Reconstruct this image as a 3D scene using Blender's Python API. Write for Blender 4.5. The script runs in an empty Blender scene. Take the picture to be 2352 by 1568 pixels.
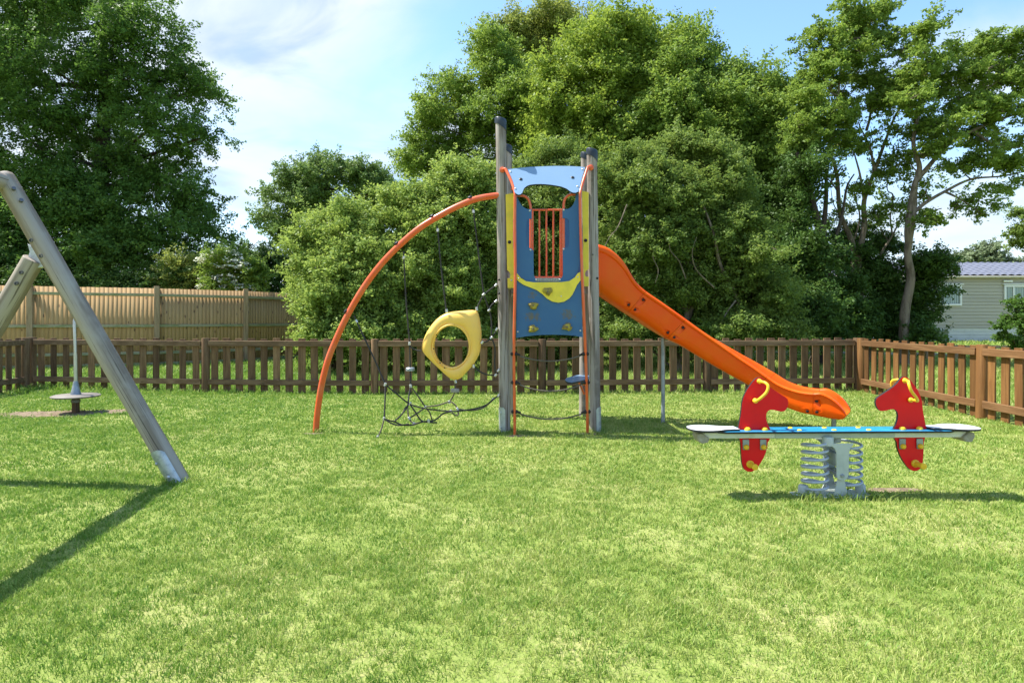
import bpy, bmesh, math, random
import numpy as np
from mathutils import Vector, Matrix, geometry
R = math.radians
SC = bpy.context.scene
COL = SC.collection
random.seed(7)

# ------------------------------------------------------------------ camera
CAMZ, F = 1.4, 1400.0            # eye height in metres, focal length in units of a 2352-wide picture
cam = bpy.data.objects.new('camera', bpy.data.cameras.new('camera'))
COL.objects.link(cam)
cam.location = (0, 0, CAMZ); cam.rotation_euler = (R(90), 0, 0)
cam.data.sensor_width = 36; cam.data.lens = F / 2352 * 36
cam.data.shift_y = -50 / 2352; cam.data.clip_end = 2000; cam.data.clip_start = .05
SC.camera = cam

# ------------------------------------------------------------------ light
SUN = Vector((-.59, .13, 1.0)).normalized()
EXPO = 1.66
SUN_STRENGTH = 3.3
SKY_STRENGTH = .15
sl = bpy.data.lights.new('sun', 'SUN'); sl.energy = SUN_STRENGTH; sl.angle = R(.53); sl.color = (1, .95, .87)
so = bpy.data.objects.new('sun', sl); COL.objects.link(so)
so.rotation_euler = SUN.to_track_quat('Z', 'Y').to_euler()
w = bpy.data.worlds.new('World'); SC.world = w; w.use_nodes = True
nt = w.node_tree; nt.nodes.clear()
def N(t, typ, **k):
    n = t.nodes.new(typ)
    for a, b in k.items():
        if a.startswith('i_'): n.inputs[a[2:].replace('_', ' ')].default_value = b
        else: setattr(n, a, b)
    return n
sky = N(nt, 'ShaderNodeTexSky', sky_type='NISHITA', sun_disc=False)
sky.sun_elevation = math.asin(SUN.z); sky.sun_rotation = math.atan2(SUN.x, SUN.y)
sky.air_density = 1.0; sky.dust_density = .6; sky.ozone_density = 1.6
tc = N(nt, 'ShaderNodeTexCoord')
sep = N(nt, 'ShaderNodeSeparateXYZ'); nt.links.new(tc.outputs['Generated'], sep.inputs[0])
zz = N(nt, 'ShaderNodeMath', operation='MAXIMUM'); nt.links.new(sep.outputs['Z'], zz.inputs[0]); zz.inputs[1].default_value = 0
za = N(nt, 'ShaderNodeMath', operation='ADD'); nt.links.new(zz.outputs[0], za.inputs[0]); za.inputs[1].default_value = .28
dx = N(nt, 'ShaderNodeMath', operation='DIVIDE'); nt.links.new(sep.outputs['X'], dx.inputs[0]); nt.links.new(za.outputs[0], dx.inputs[1])
dy = N(nt, 'ShaderNodeMath', operation='DIVIDE'); nt.links.new(sep.outputs['Y'], dy.inputs[0]); nt.links.new(za.outputs[0], dy.inputs[1])
cb = N(nt, 'ShaderNodeCombineXYZ'); nt.links.new(dx.outputs[0], cb.inputs[0]); nt.links.new(dy.outputs[0], cb.inputs[1])
mp = N(nt, 'ShaderNodeMapping'); nt.links.new(cb.outputs[0], mp.inputs[0])
mp.inputs['Location'].default_value = (3.55, 1.2, 0); mp.inputs['Rotation'].default_value = (0, 0, R(14)); mp.inputs['Scale'].default_value = (.75, .95, 1)
cn = N(nt, 'ShaderNodeTexNoise'); cn.inputs['Scale'].default_value = 1.15; cn.inputs['Detail'].default_value = 9; cn.inputs['Roughness'].default_value = .52; cn.inputs['Distortion'].default_value = .35
nt.links.new(mp.outputs[0], cn.inputs['Vector'])
# more cloud on the left half of the sky and near the horizon
bx_ = N(nt, 'ShaderNodeMath', operation='MULTIPLY_ADD'); nt.links.new(sep.outputs['X'], bx_.inputs[0]); bx_.inputs[1].default_value = -.17; nt.links.new(cn.outputs['Fac'], bx_.inputs[2])
hz = N(nt, 'ShaderNodeMath', operation='MULTIPLY_ADD'); nt.links.new(zz.outputs[0], hz.inputs[0]); hz.inputs[1].default_value = -.22; nt.links.new(bx_.outputs[0], hz.inputs[2])
cr = N(nt, 'ShaderNodeMapRange', interpolation_type='SMOOTHSTEP'); nt.links.new(hz.outputs[0], cr.inputs[0])
cr.inputs[1].default_value = .34; cr.inputs[2].default_value = .54; cr.inputs[3].default_value = .0; cr.inputs[4].default_value = .93
cn2 = N(nt, 'ShaderNodeTexNoise'); cn2.inputs['Scale'].default_value = 4.2; cn2.inputs['Detail'].default_value = 7; cn2.inputs['Distortion'].default_value = .6; nt.links.new(mp.outputs[0], cn2.inputs['Vector'])
cc = N(nt, 'ShaderNodeMix', data_type='RGBA'); c2r = N(nt, 'ShaderNodeMapRange', interpolation_type='SMOOTHSTEP'); c2r.inputs[1].default_value = .32; c2r.inputs[2].default_value = .62; nt.links.new(cn2.outputs['Fac'], c2r.inputs[0]); nt.links.new(c2r.outputs[0], cc.inputs[0])
cc.inputs[6].default_value = (1.2, 1.55, 1.95, 1); cc.inputs[7].default_value = (2.15, 2.3, 2.45, 1)
sg = N(nt, 'ShaderNodeMix', data_type='RGBA', blend_type='MULTIPLY'); sg.inputs[0].default_value = 1; nt.links.new(sky.outputs[0], sg.inputs[6]); sg.inputs[7].default_value = (.60, .69, .75, 1)
mx = N(nt, 'ShaderNodeMix', data_type='RGBA'); nt.links.new(cr.outputs[0], mx.inputs[0]); nt.links.new(sg.outputs[2], mx.inputs[6]); nt.links.new(cc.outputs[2], mx.inputs[7])
hr = N(nt, 'ShaderNodeMapRange', interpolation_type='SMOOTHSTEP'); nt.links.new(sep.outputs['Z'], hr.inputs[0]); hr.inputs[1].default_value = .27; hr.inputs[2].default_value = .02; hr.inputs[3].default_value = 0; hr.inputs[4].default_value = .8
mh = N(nt, 'ShaderNodeMix', data_type='RGBA'); nt.links.new(hr.outputs[0], mh.inputs[0]); nt.links.new(mx.outputs[2], mh.inputs[6]); mh.inputs[7].default_value = (2.05, 2.28, 2.48, 1); mx = mh
bg = N(nt, 'ShaderNodeBackground'); nt.links.new(mx.outputs[2], bg.inputs[0]); bg.inputs[1].default_value = SKY_STRENGTH
wo = N(nt, 'ShaderNodeOutputWorld'); nt.links.new(bg.outputs[0], wo.inputs[0])
SC.view_settings.view_transform = 'Standard'; SC.view_settings.look = 'None'
SC.view_settings.exposure = EXPO; SC.view_settings.gamma = 1; SC.view_settings.use_curve_mapping = False
SC.cycles.max_bounces = 6; SC.cycles.diffuse_bounces = 4; SC.cycles.glossy_bounces = 2
SC.cycles.transmission_bounces = 3; SC.cycles.transparent_max_bounces = 4; SC.cycles.use_denoising = True

# ------------------------------------------------------------------ measuring helpers
def P(x, y, d):                   # picture units (2352 x 1568) at depth d -> metres
    return Vector(((x - 1176) / F * d, d, CAMZ - (y - 734) / F * d))
def G(x, y, z=0.):                # the point at height z seen at x, y
    return P(x, y, (CAMZ - z) * F / (y - 734))
def sstep(a, b, x):
    t = np.clip((np.asarray(x, float) - a) / (b - a), 0, 1); return t * t * (3 - 2 * t)
def ground_h(x, y):
    return .38 * sstep(22, 26.5, y) * sstep(6.5, 10, x)

# ------------------------------------------------------------------ materials
def lin(r, g, b): return tuple(((c / 255) / 12.92 if c / 255 <= .04045 else ((c / 255 + .055) / 1.055) ** 2.4) for c in (r, g, b)) + (1,)
MATS = {}
def mat(name, col, rough=.5, metal=0., spec=.28, noise=None, bump=0., bscale=40., dirt=None, coord='Object', rnd=0., coat=0.):
    """noise=(scale vec, col2, lo, hi) mixes a second albedo; dirt=(colour, scale, lo, hi)"""
    m = bpy.data.materials.new(name); m.use_nodes = True; t = m.node_tree
    b = t.nodes['Principled BSDF']; b.inputs['Roughness'].default_value = rough; b.inputs['Metallic'].default_value = metal
    b.inputs['Specular IOR Level'].default_value = spec; b.inputs['Coat Weight'].default_value = coat
    c = N(t, 'ShaderNodeTexCoord'); last = None
    rgb = N(t, 'ShaderNodeRGB'); rgb.outputs[0].default_value = tuple(col[:3]) + (1,); last = rgb.outputs[0]
    oi = N(t, 'ShaderNodeObjectInfo')
    off = N(t, 'ShaderNodeVectorMath', operation='MULTIPLY_ADD'); t.links.new(oi.outputs['Random'], off.inputs[0]); off.inputs[1].default_value = (31, 17, 23); t.links.new(c.outputs[coord], off.inputs[2])
    def layer(scale, col2, lo, hi, detail=6, amount=1.):
        nonlocal last
        mpg = N(t, 'ShaderNodeMapping'); t.links.new(off.outputs[0], mpg.inputs[0]); mpg.inputs['Scale'].default_value = scale if hasattr(scale, '__len__') else (scale,) * 3
        n = N(t, 'ShaderNodeTexNoise'); n.inputs['Scale'].default_value = 1; n.inputs['Detail'].default_value = detail; n.inputs['Roughness'].default_value = .6
        t.links.new(mpg.outputs[0], n.inputs['Vector'])
        r = N(t, 'ShaderNodeMapRange', interpolation_type='SMOOTHSTEP'); t.links.new(n.outputs['Fac'], r.inputs[0]); r.inputs[1].default_value = lo; r.inputs[2].default_value = hi; r.inputs[4].default_value = amount
        x = N(t, 'ShaderNodeMix', data_type='RGBA'); t.links.new(r.outputs[0], x.inputs[0]); t.links.new(last, x.inputs[6]); x.inputs[7].default_value = tuple(col2[:3]) + (1,)
        last = x.outputs[2]; return n
    nn = None
    for L in (noise or []): nn = layer(*L)
    if rnd:
        hs = N(t, 'ShaderNodeHueSaturation'); t.links.new(last, hs.inputs['Color'])
        mr = N(t, 'ShaderNodeMapRange'); t.links.new(oi.outputs['Random'], mr.inputs[0]); mr.inputs[3].default_value = 1 - rnd; mr.inputs[4].default_value = 1 + rnd
        t.links.new(mr.outputs[0], hs.inputs['Value']); last = hs.outputs[0]
    t.links.new(last, b.inputs['Base Color'])
    if bump:
        n2 = nn or N(t, 'ShaderNodeTexNoise')
        if nn is None:
            n2.inputs['Scale'].default_value = bscale; n2.inputs['Detail'].default_value = 5; t.links.new(off.outputs[0], n2.inputs['Vector'])
        bp = N(t, 'ShaderNodeBump'); bp.inputs['Strength'].default_value = bump; bp.inputs['Distance'].default_value = .01
        t.links.new(n2.outputs['Fac'], bp.inputs['Height']); t.links.new(bp.outputs[0], b.inputs['Normal'])
    MATS[name] = m; return m

M = {}
M['pole_wood'] = mat('weathered_pole_wood', (.36, .325, .30), .8, spec=.15, noise=[((9, 9, .7), (.20, .17, .15), .44, .58), ((60, 60, 1.0), (.10, .08, .06), .54, .62), ((4, 4, 5), (.36, .33, .29), .5, .7, 4, .6)], bump=.5)
M['swing_wood'] = mat('weathered_swing_wood', (.38, .335, .285), .8, spec=.15, noise=[((8, 8, .5), (.23, .19, .15), .44, .60), ((55, 55, .8), (.12, .10, .08), .57, .64), ((3, 3, 2.5), (.40, .37, .32), .5, .72, 4, .7)], bump=.5)
M['brown_wood'] = mat('brown_stained_wood', (.125, .072, .035), .8, noise=[((16, 16, 1.6), (.20, .125, .065), .40, .64), ((60, 60, 2.), (.042, .022, .012), .56, .70), ((7, 7, 9), (.16, .12, .085), .62, .8, 4, .6)], bump=.5, rnd=.38)
M['tan_wood'] = mat('warm_stained_wood', (.135, .062, .018), .75, noise=[((14, 14, 1.4), (.20, .10, .032), .42, .66), ((55, 55, 2.), (.10, .045, .018), .58, .72)], bump=.5, rnd=.32)
M['brown_rail'] = mat('brown_stained_rail', (.145, .088, .046), .8, noise=[((1.6, 16, 16), (.23, .15, .085), .40, .64), ((2., 60, 60), (.05, .028, .016), .56, .70), ((2, 9, 9), (.26, .22, .17), .66, .8, 4, .6)], bump=.5, rnd=.15)
M['tan_rail'] = mat('warm_stained_rail', (.15, .075, .03), .75, noise=[((14, 1.4, 14), (.21, .115, .05), .42, .66), ((50, 2, 50), (.11, .05, .02), .58, .72)], bump=.5, rnd=.15)
M['cap'] = mat('dark_grey_plastic_cap', (.028, .037, .052), .35, noise=[(9, (.05, .06, .075), .45, .7)])
M['galv'] = mat('galvanised_steel', (.50, .54, .56), .42, .55, noise=[(14, (.36, .40, .42), .42, .62), (70, (.62, .66, .66), .55, .7, 3, .7)])
M['galv_leg'] = mat('galvanised_leg', (.33, .37, .40), .45, .4, noise=[(12, (.24, .27, .30), .42, .62)])
M['orange_tube'] = mat('orange_painted_steel', (.72, .11, .028), .28, coat=.4, noise=[(5, (.66, .15, .06), .4, .7), (60, (.55, .18, .10), .66, .8, 3, .6)])
M['slide'] = mat('orange_moulded_plastic', (.90, .095, .001), .42, spec=.2, coat=.06, noise=[(3, (.87, .125, .002), .4, .7), (80, (.60, .12, .02), .66, .82, 3, .5), ((3, 12, 3), (.74, .13, .01), .58, .75, 5, .5), ((14, 60, 40), (.98, .32, .14), .66, .76, 4, .35)], bump=.04, bscale=60, rnd=.05)
M['navy'] = mat('blue_panel', (.04, .125, .275), .38, noise=[(3.5, (.05, .14, .28), .4, .7), (22, (.10, .17, .24), .62, .8, 5, .6)])
M['skylit_panel'] = mat('skylit_blue_panel', (.19, .31, .47), .36, spec=.4, noise=[(4, (.20, .32, .46), .4, .7)])  # panel blue lightened for the upward faces that catch the sky
M['yellow'] = mat('yellow_panel', (.86, .67, .06), .42, noise=[(6, (.72, .58, .06), .4, .7), (30, (.50, .40, .08), .66, .8, 5, .5)])
M['yellow_mould'] = mat('yellow_moulded_plastic', (.95, .59, .12), .40, coat=.1, noise=[(6, (.90, .56, .14), .4, .7), (30, (.60, .40, .12), .66, .8, 5, .4)], bump=.05)
M['yellow_knob'] = mat('yellow_plastic_fitting', (.80, .50, .03), .38, noise=[(40, (.62, .40, .06), .6, .75)])
M['edge'] = mat('dark_panel_edge', (.02, .022, .025), .5)
M['hold'] = mat('muddy_yellow_hold', (.42, .34, .05), .8, noise=[(22, (.22, .165, .06), .4, .6)], bump=.6)
M['black'] = mat('black_plastic', (.018, .018, .02), .4, noise=[(30, (.035, .035, .038), .5, .7)])
M['rope'] = mat('dark_rope', (.035, .034, .033), .85, noise=[((200, 200, 200), (.07, .065, .06), .45, .6)], bump=.7)
M['rope_old'] = mat('faded_rope', (.10, .085, .065), .9, noise=[((160, 160, 160), (.17, .15, .115), .45, .6)], bump=.7)
M['alu'] = mat('aluminium_ferrule', (.62, .62, .62), .35, .7, noise=[(30, (.45, .45, .45), .5, .7)])
M['steel_dark'] = mat('dark_bolt_steel', (.16, .16, .17), .4, .7, noise=[(50, (.07, .07, .07), .5, .7)])
M['red'] = mat('red_panel', (.78, .004, .014), .36, spec=.25, coat=.06, noise=[(5, (.70, .005, .016), .4, .7), (28, (.55, .05, .05), .66, .82, 6, .5)])
M['cyan'] = mat('bright_blue_board', (.02, .21, .40), .4, noise=[(5, (.03, .27, .46), .4, .7), (28, (.10, .33, .60), .66, .8, 6, .5)])
M['white_panel'] = mat('white_seat_panel', (.50, .52, .53), .5, noise=[(9, (.52, .53, .53), .45, .7), (40, (.36, .35, .32), .68, .8, 5, .5)])
M['paint_white'] = mat('off_white_paint', (.66, .67, .64), .5, noise=[(12, (.56, .56, .52), .45, .7)])
M['paint_grey'] = mat('light_grey_paint', (.46, .51, .49), .5, noise=[(9, (.38, .43, .41), .45, .7), (60, (.30, .29, .25), .66, .78, 4, .6)])
M['spring'] = mat('pale_blue_grey_spring', (.42, .47, .53), .4, noise=[(30, (.36, .40, .45), .45, .7)])
M['rubber'] = mat('grey_rubber', (.30, .28, .24), .8, noise=[(25, (.40, .38, .33), .45, .7)], bump=.4)
M['disc'] = mat('pale_disc', (.19, .17, .145), .6, noise=[(9, (.14, .125, .105), .45, .7)], bump=.3)
M['chrome'] = mat('polished_steel', (.50, .52, .53), .32, .85, noise=[((6, 6, 3), (.42, .43, .44), .45, .7)])
M['bark'] = mat('grey_brown_bark', (.20, .165, .12), .9, noise=[((9, 9, 2.5), (.10, .08, .055), .42, .62), ((30, 30, 8), (.30, .26, .20), .58, .72)], bump=1.)
M['bark_dark'] = mat('dark_bark', (.075, .06, .043), .9, noise=[((9, 9, 2.5), (.04, .032, .024), .42, .62), ((20, 20, 6), (.15, .13, .10), .6, .75)], bump=1.)
M['cladding'] = mat('grey_beige_cladding', (.42, .40, .33), .55, noise=[((.5, .5, 3), (.39, .37, .305), .4, .7)])
M['gable'] = mat('sunlit_cream_cladding', (.62, .57, .47), .55, noise=[((.5, .5, 3), (.57, .52, .43), .4, .7)])  # wall cladding tone brightened for sun on the gable end; gutter shares it
M['skirt'] = mat('white_skirting', (.60, .62, .60), .55, noise=[(3, (.52, .54, .52), .45, .7)])
M['upvc'] = mat('white_window_frame', (.72, .74, .74), .4)
M['glass'] = mat('window_glass', (.06, .085, .085), .06, spec=.8)
M['curtain'] = mat('pale_curtain', (.34, .42, .42), .7)
M['roof'] = mat('blue_grey_tiled_roof', (.155, .165, .205), .45, noise=[(4, (.13, .135, .16), .45, .7)])
M['gas_box'] = mat('green_grey_box', (.17, .20, .15), .6, noise=[(6, (.13, .155, .11), .45, .7)])
M['kerb'] = mat('pale_stone_kerb', (.40, .36, .31), .9, noise=[(6, (.30, .27, .23), .45, .7)], bump=.5)
M['soil'] = mat('bare_soil', (.22, .165, .11), 1., noise=[(9, (.14, .10, .065), .42, .62), (40, (.33, .27, .19), .55, .7)], bump=.8)
M['plate'] = mat('worn_metal_plate', (.22, .23, .23), .5, .4, noise=[((160, 160, 60), (.36, .37, .36), .5, .56, 2)])

# close-board fence: board-to-board colour variation, knots
def closeboard_mat():
    m = bpy.data.materials.new('close_board_wood'); m.use_nodes = True; t = m.node_tree; b = t.nodes['Principled BSDF']
    b.inputs['Roughness'].default_value = .8
    at = N(t, 'ShaderNodeAttribute', attribute_name='tint'); c = N(t, 'ShaderNodeTexCoord')
    ramp = N(t, 'ShaderNodeMix', data_type='RGBA'); t.links.new(at.outputs['Fac'], ramp.inputs[0]); ramp.inputs[6].default_value = (.40, .245, .10, 1); ramp.inputs[7].default_value = (.47, .30, .13, 1)
    off = N(t, 'ShaderNodeVectorMath', operation='MULTIPLY_ADD'); t.links.new(at.outputs['Fac'], off.inputs[0]); off.inputs[1].default_value = (0, 0, 40); t.links.new(c.outputs['Object'], off.inputs[2])
    mp1 = N(t, 'ShaderNodeMapping'); mp1.inputs['Scale'].default_value = (30, 30, 1.2); t.links.new(off.outputs[0], mp1.inputs[0])
    n1 = N(t, 'ShaderNodeTexNoise'); n1.inputs['Scale'].default_value = 1; n1.inputs['Detail'].default_value = 5; t.links.new(mp1.outputs[0], n1.inputs['Vector'])
    r1 = N(t, 'ShaderNodeMapRange'); t.links.new(n1.outputs['Fac'], r1.inputs[0]); r1.inputs[1].default_value = .45; r1.inputs[2].default_value = .7; r1.inputs[4].default_value = .25
    x1 = N(t, 'ShaderNodeMix', data_type='RGBA'); t.links.new(r1.outputs[0], x1.inputs[0]); t.links.new(ramp.outputs[2], x1.inputs[6]); x1.inputs[7].default_value = (.18, .105, .048, 1)
    mp2 = N(t, 'ShaderNodeMapping'); mp2.inputs['Scale'].default_value = (7, 7, 3.2); t.links.new(off.outputs[0], mp2.inputs[0])
    v = N(t, 'ShaderNodeTexVoronoi'); v.inputs['Scale'].default_value = 1; t.links.new(mp2.outputs[0], v.inputs['Vector'])
    r2 = N(t, 'ShaderNodeMapRange', interpolation_type='SMOOTHSTEP'); t.links.new(v.outputs['Distance'], r2.inputs[0]); r2.inputs[1].default_value = .20; r2.inputs[2].default_value = .10; r2.inputs[3].default_value = 0; r2.inputs[4].default_value = .85
    x2 = N(t, 'ShaderNodeMix', data_type='RGBA'); t.links.new(r2.outputs[0], x2.inputs[0]); t.links.new(x1.outputs[2], x2.inputs[6]); x2.inputs[7].default_value = (.12, .06, .028, 1)
    t.links.new(x2.outputs[2], b.inputs['Base Color'])
    return m
M['closeboard'] = closeboard_mat()
M['arris'] = mat('mossy_fence_rail', (.34, .31, .19), .9, noise=[((3, 3, 14), (.23, .24, .11), .42, .62)], bump=.5)
M['fence_post'] = mat('tan_fence_post', (.38, .27, .16), .85, noise=[((14, 14, 1.4), (.26, .18, .10), .42, .64), ((8, 8, 5), (.13, .075, .04), .68, .74)], bump=.5)

def leaf_mat(name, ca, cb_, cc_=None, trans=.35, gloss=.35):
    m = bpy.data.materials.new(name); m.use_nodes = True; t = m.node_tree; t.nodes.remove(t.nodes['Principled BSDF'])
    out = t.nodes['Material Output']
    at = N(t, 'ShaderNodeAttribute', attribute_name='tint')
    rp = N(t, 'ShaderNodeValToRGB'); t.links.new(at.outputs['Fac'], rp.inputs[0])
    e = rp.color_ramp.elements; e[0].position = 0; e[0].color = tuple(ca) + (1,); e[1].position = .8; e[1].color = tuple(cb_) + (1,)
    if cc_: k = rp.color_ramp.elements.new(1.0); k.color = tuple(cc_) + (1,)
    d = N(t, 'ShaderNodeBsdfPrincipled'); d.inputs['Roughness'].default_value = .48; d.inputs['Specular IOR Level'].default_value = gloss; t.links.new(rp.outputs[0], d.inputs['Base Color'])
    tr = N(t, 'ShaderNodeBsdfTranslucent'); hs = N(t, 'ShaderNodeHueSaturation'); hs.inputs['Value'].default_value = 1.15; hs.inputs['Hue'].default_value = .485; t.links.new(rp.outputs[0], hs.inputs['Color']); t.links.new(hs.outputs[0], tr.inputs[0])
    mxs = N(t, 'ShaderNodeMixShader'); mxs.inputs[0].default_value = trans
    t.links.new(d.outputs[0], mxs.inputs[1]); t.links.new(tr.outputs[0], mxs.inputs[2]); t.links.new(mxs.outputs[0], out.inputs[0])
    return m
L = {
 'oak': leaf_mat('oak_leaves', (0.057, 0.123, 0.024), (0.118, 0.233, 0.040), (0.210, 0.330, 0.060), .44, .15),
 'far': leaf_mat('distant_leaves', (0.108, 0.188, 0.054), (0.180, 0.282, 0.072), (0.259, 0.362, 0.096), .36, .12),
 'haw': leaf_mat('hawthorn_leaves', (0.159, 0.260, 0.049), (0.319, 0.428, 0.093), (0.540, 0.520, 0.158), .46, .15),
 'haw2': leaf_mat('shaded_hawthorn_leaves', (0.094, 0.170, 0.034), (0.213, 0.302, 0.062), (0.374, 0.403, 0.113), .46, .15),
 'ash': leaf_mat('bright_green_leaves', (0.119, 0.217, 0.036), (0.239, 0.354, 0.057), (0.358, 0.422, 0.076), .48, .15),
 'olive': leaf_mat('olive_leaves', (.17, .23, .045), (.28, .34, .075), (.38, .38, .11), .48, .15),
 'syc': leaf_mat('sycamore_leaves', (0.140, 0.231, 0.031), (0.281, 0.388, 0.055), (0.432, 0.448, 0.086), .48, .15),
 'syc2': leaf_mat('maple_leaves', (0.112, 0.200, 0.033), (0.235, 0.351, 0.059), (0.401, 0.411, 0.091), .48, .15),
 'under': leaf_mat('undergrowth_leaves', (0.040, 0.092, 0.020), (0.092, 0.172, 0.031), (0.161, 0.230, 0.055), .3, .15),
 'flower': leaf_mat('cream_blossom', (.55, .58, .42), (.75, .76, .62), None, .2, .1),
 'pine': leaf_mat('pine_needles', (.15, .20, .11), (.22, .28, .15), None, .3, .1),
}
def grass_mat(name, lush=True):
    m = bpy.data.materials.new(name); m.use_nodes = True; t = m.node_tree; t.nodes.remove(t.nodes['Principled BSDF']); out = t.nodes['Material Output']
    at = N(t, 'ShaderNodeAttribute', attribute_name='tint'); c = N(t, 'ShaderNodeTexCoord')
    rp = N(t, 'ShaderNodeValToRGB'); e = rp.color_ramp.elements
    e[0].position = 0; e[0].color = (.13, .26, .03, 1); e[1].position = 1; e[1].color = (.66, .63, .32, 1)
    for p_, q in ((.30, (.29, .40, .075, 1)), (.55, (.44, .49, .145, 1)), (.78, (.54, .55, .21, 1))): k = e.new(p_); k.color = q
    n1 = N(t, 'ShaderNodeTexNoise'); n1.inputs['Scale'].default_value = 1.9; n1.inputs['Detail'].default_value = 8; n1.inputs['Roughness'].default_value = .7; t.links.new(c.outputs['Object'], n1.inputs['Vector'])
    sx = N(t, 'ShaderNodeSeparateXYZ'); t.links.new(c.outputs['Object'], sx.inputs[0])
    # fac = .62*tint + patches - lusher turf towards the near left
    a = N(t, 'ShaderNodeMath', operation='MULTIPLY_ADD'); t.links.new(at.outputs['Fac'], a.inputs[0]); a.inputs[1].default_value = .72; a.inputs[2].default_value = .135
    b_ = N(t, 'ShaderNodeMath', operation='MULTIPLY_ADD'); t.links.new(n1.outputs['Fac'], b_.inputs[0]); b_.inputs[1].default_value = .55; t.links.new(a.outputs[0], b_.inputs[2])
    l_ = N(t, 'ShaderNodeMapRange', interpolation_type='SMOOTHSTEP'); t.links.new(sx.outputs['X'], l_.inputs[0]); l_.inputs[1].default_value = -3.6; l_.inputs[2].default_value = .6; l_.inputs[3].default_value = -.62; l_.inputs[4].default_value = -.42
    g_ = N(t, 'ShaderNodeMath', operation='ADD'); t.links.new(b_.outputs[0], g_.inputs[0]); t.links.new(l_.outputs[0], g_.inputs[1])
    t.links.new(g_.outputs[0], rp.inputs[0])
    d = N(t, 'ShaderNodeBsdfPrincipled'); d.inputs['Roughness'].default_value = .5; d.inputs['Specular IOR Level'].default_value = .3; t.links.new(rp.outputs[0], d.inputs['Base Color'])
    tr = N(t, 'ShaderNodeBsdfTranslucent'); t.links.new(rp.outputs[0], tr.inputs[0])
    x = N(t, 'ShaderNodeMixShader'); x.inputs[0].default_value = .36; t.links.new(d.outputs[0], x.inputs[1]); t.links.new(tr.outputs[0], x.inputs[2]); t.links.new(x.outputs[0], out.inputs[0])
    return m
M['grass'] = grass_mat('lawn_grass_blades')
def ground_mat():
    m = bpy.data.materials.new('lawn_ground'); m.use_nodes = True; t = m.node_tree; b = t.nodes['Principled BSDF']; b.inputs['Roughness'].default_value = 1; b.inputs['Specular IOR Level'].default_value = .1
    c = N(t, 'ShaderNodeTexCoord')
    n1 = N(t, 'ShaderNodeTexNoise'); n1.inputs['Scale'].default_value = 1.1; n1.inputs['Detail'].default_value = 7; n1.inputs['Roughness'].default_value = .65; t.links.new(c.outputs['Object'], n1.inputs['Vector'])
    n2 = N(t, 'ShaderNodeTexNoise'); n2.inputs['Scale'].default_value = 45; n2.inputs['Detail'].default_value = 4; t.links.new(c.outputs['Object'], n2.inputs['Vector'])
    ad = N(t, 'ShaderNodeMath', operation='MULTIPLY_ADD'); t.links.new(n2.outputs['Fac'], ad.inputs[0]); ad.inputs[1].default_value = .6; t.links.new(n1.outputs['Fac'], ad.inputs[2])
    rp = N(t, 'ShaderNodeValToRGB'); e = rp.color_ramp.elements; e[0].position = .55; e[0].color = (.12, .18, .03, 1); e[1].position = 1.; e[1].color = (.33, .32, .13, 1); k = e.new(.8); k.color = (.22, .27, .07, 1)
    t.links.new(ad.outputs[0], rp.inputs[0]); t.links.new(rp.outputs[0], b.inputs['Base Color'])
    bp = N(t, 'ShaderNodeBump'); bp.inputs['Strength'].default_value = .8; bp.inputs['Distance'].default_value = .02; t.links.new(n2.outputs['Fac'], bp.inputs['Height']); t.links.new(bp.outputs[0], b.inputs['Normal'])
    return m
M['ground'] = ground_mat()

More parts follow.
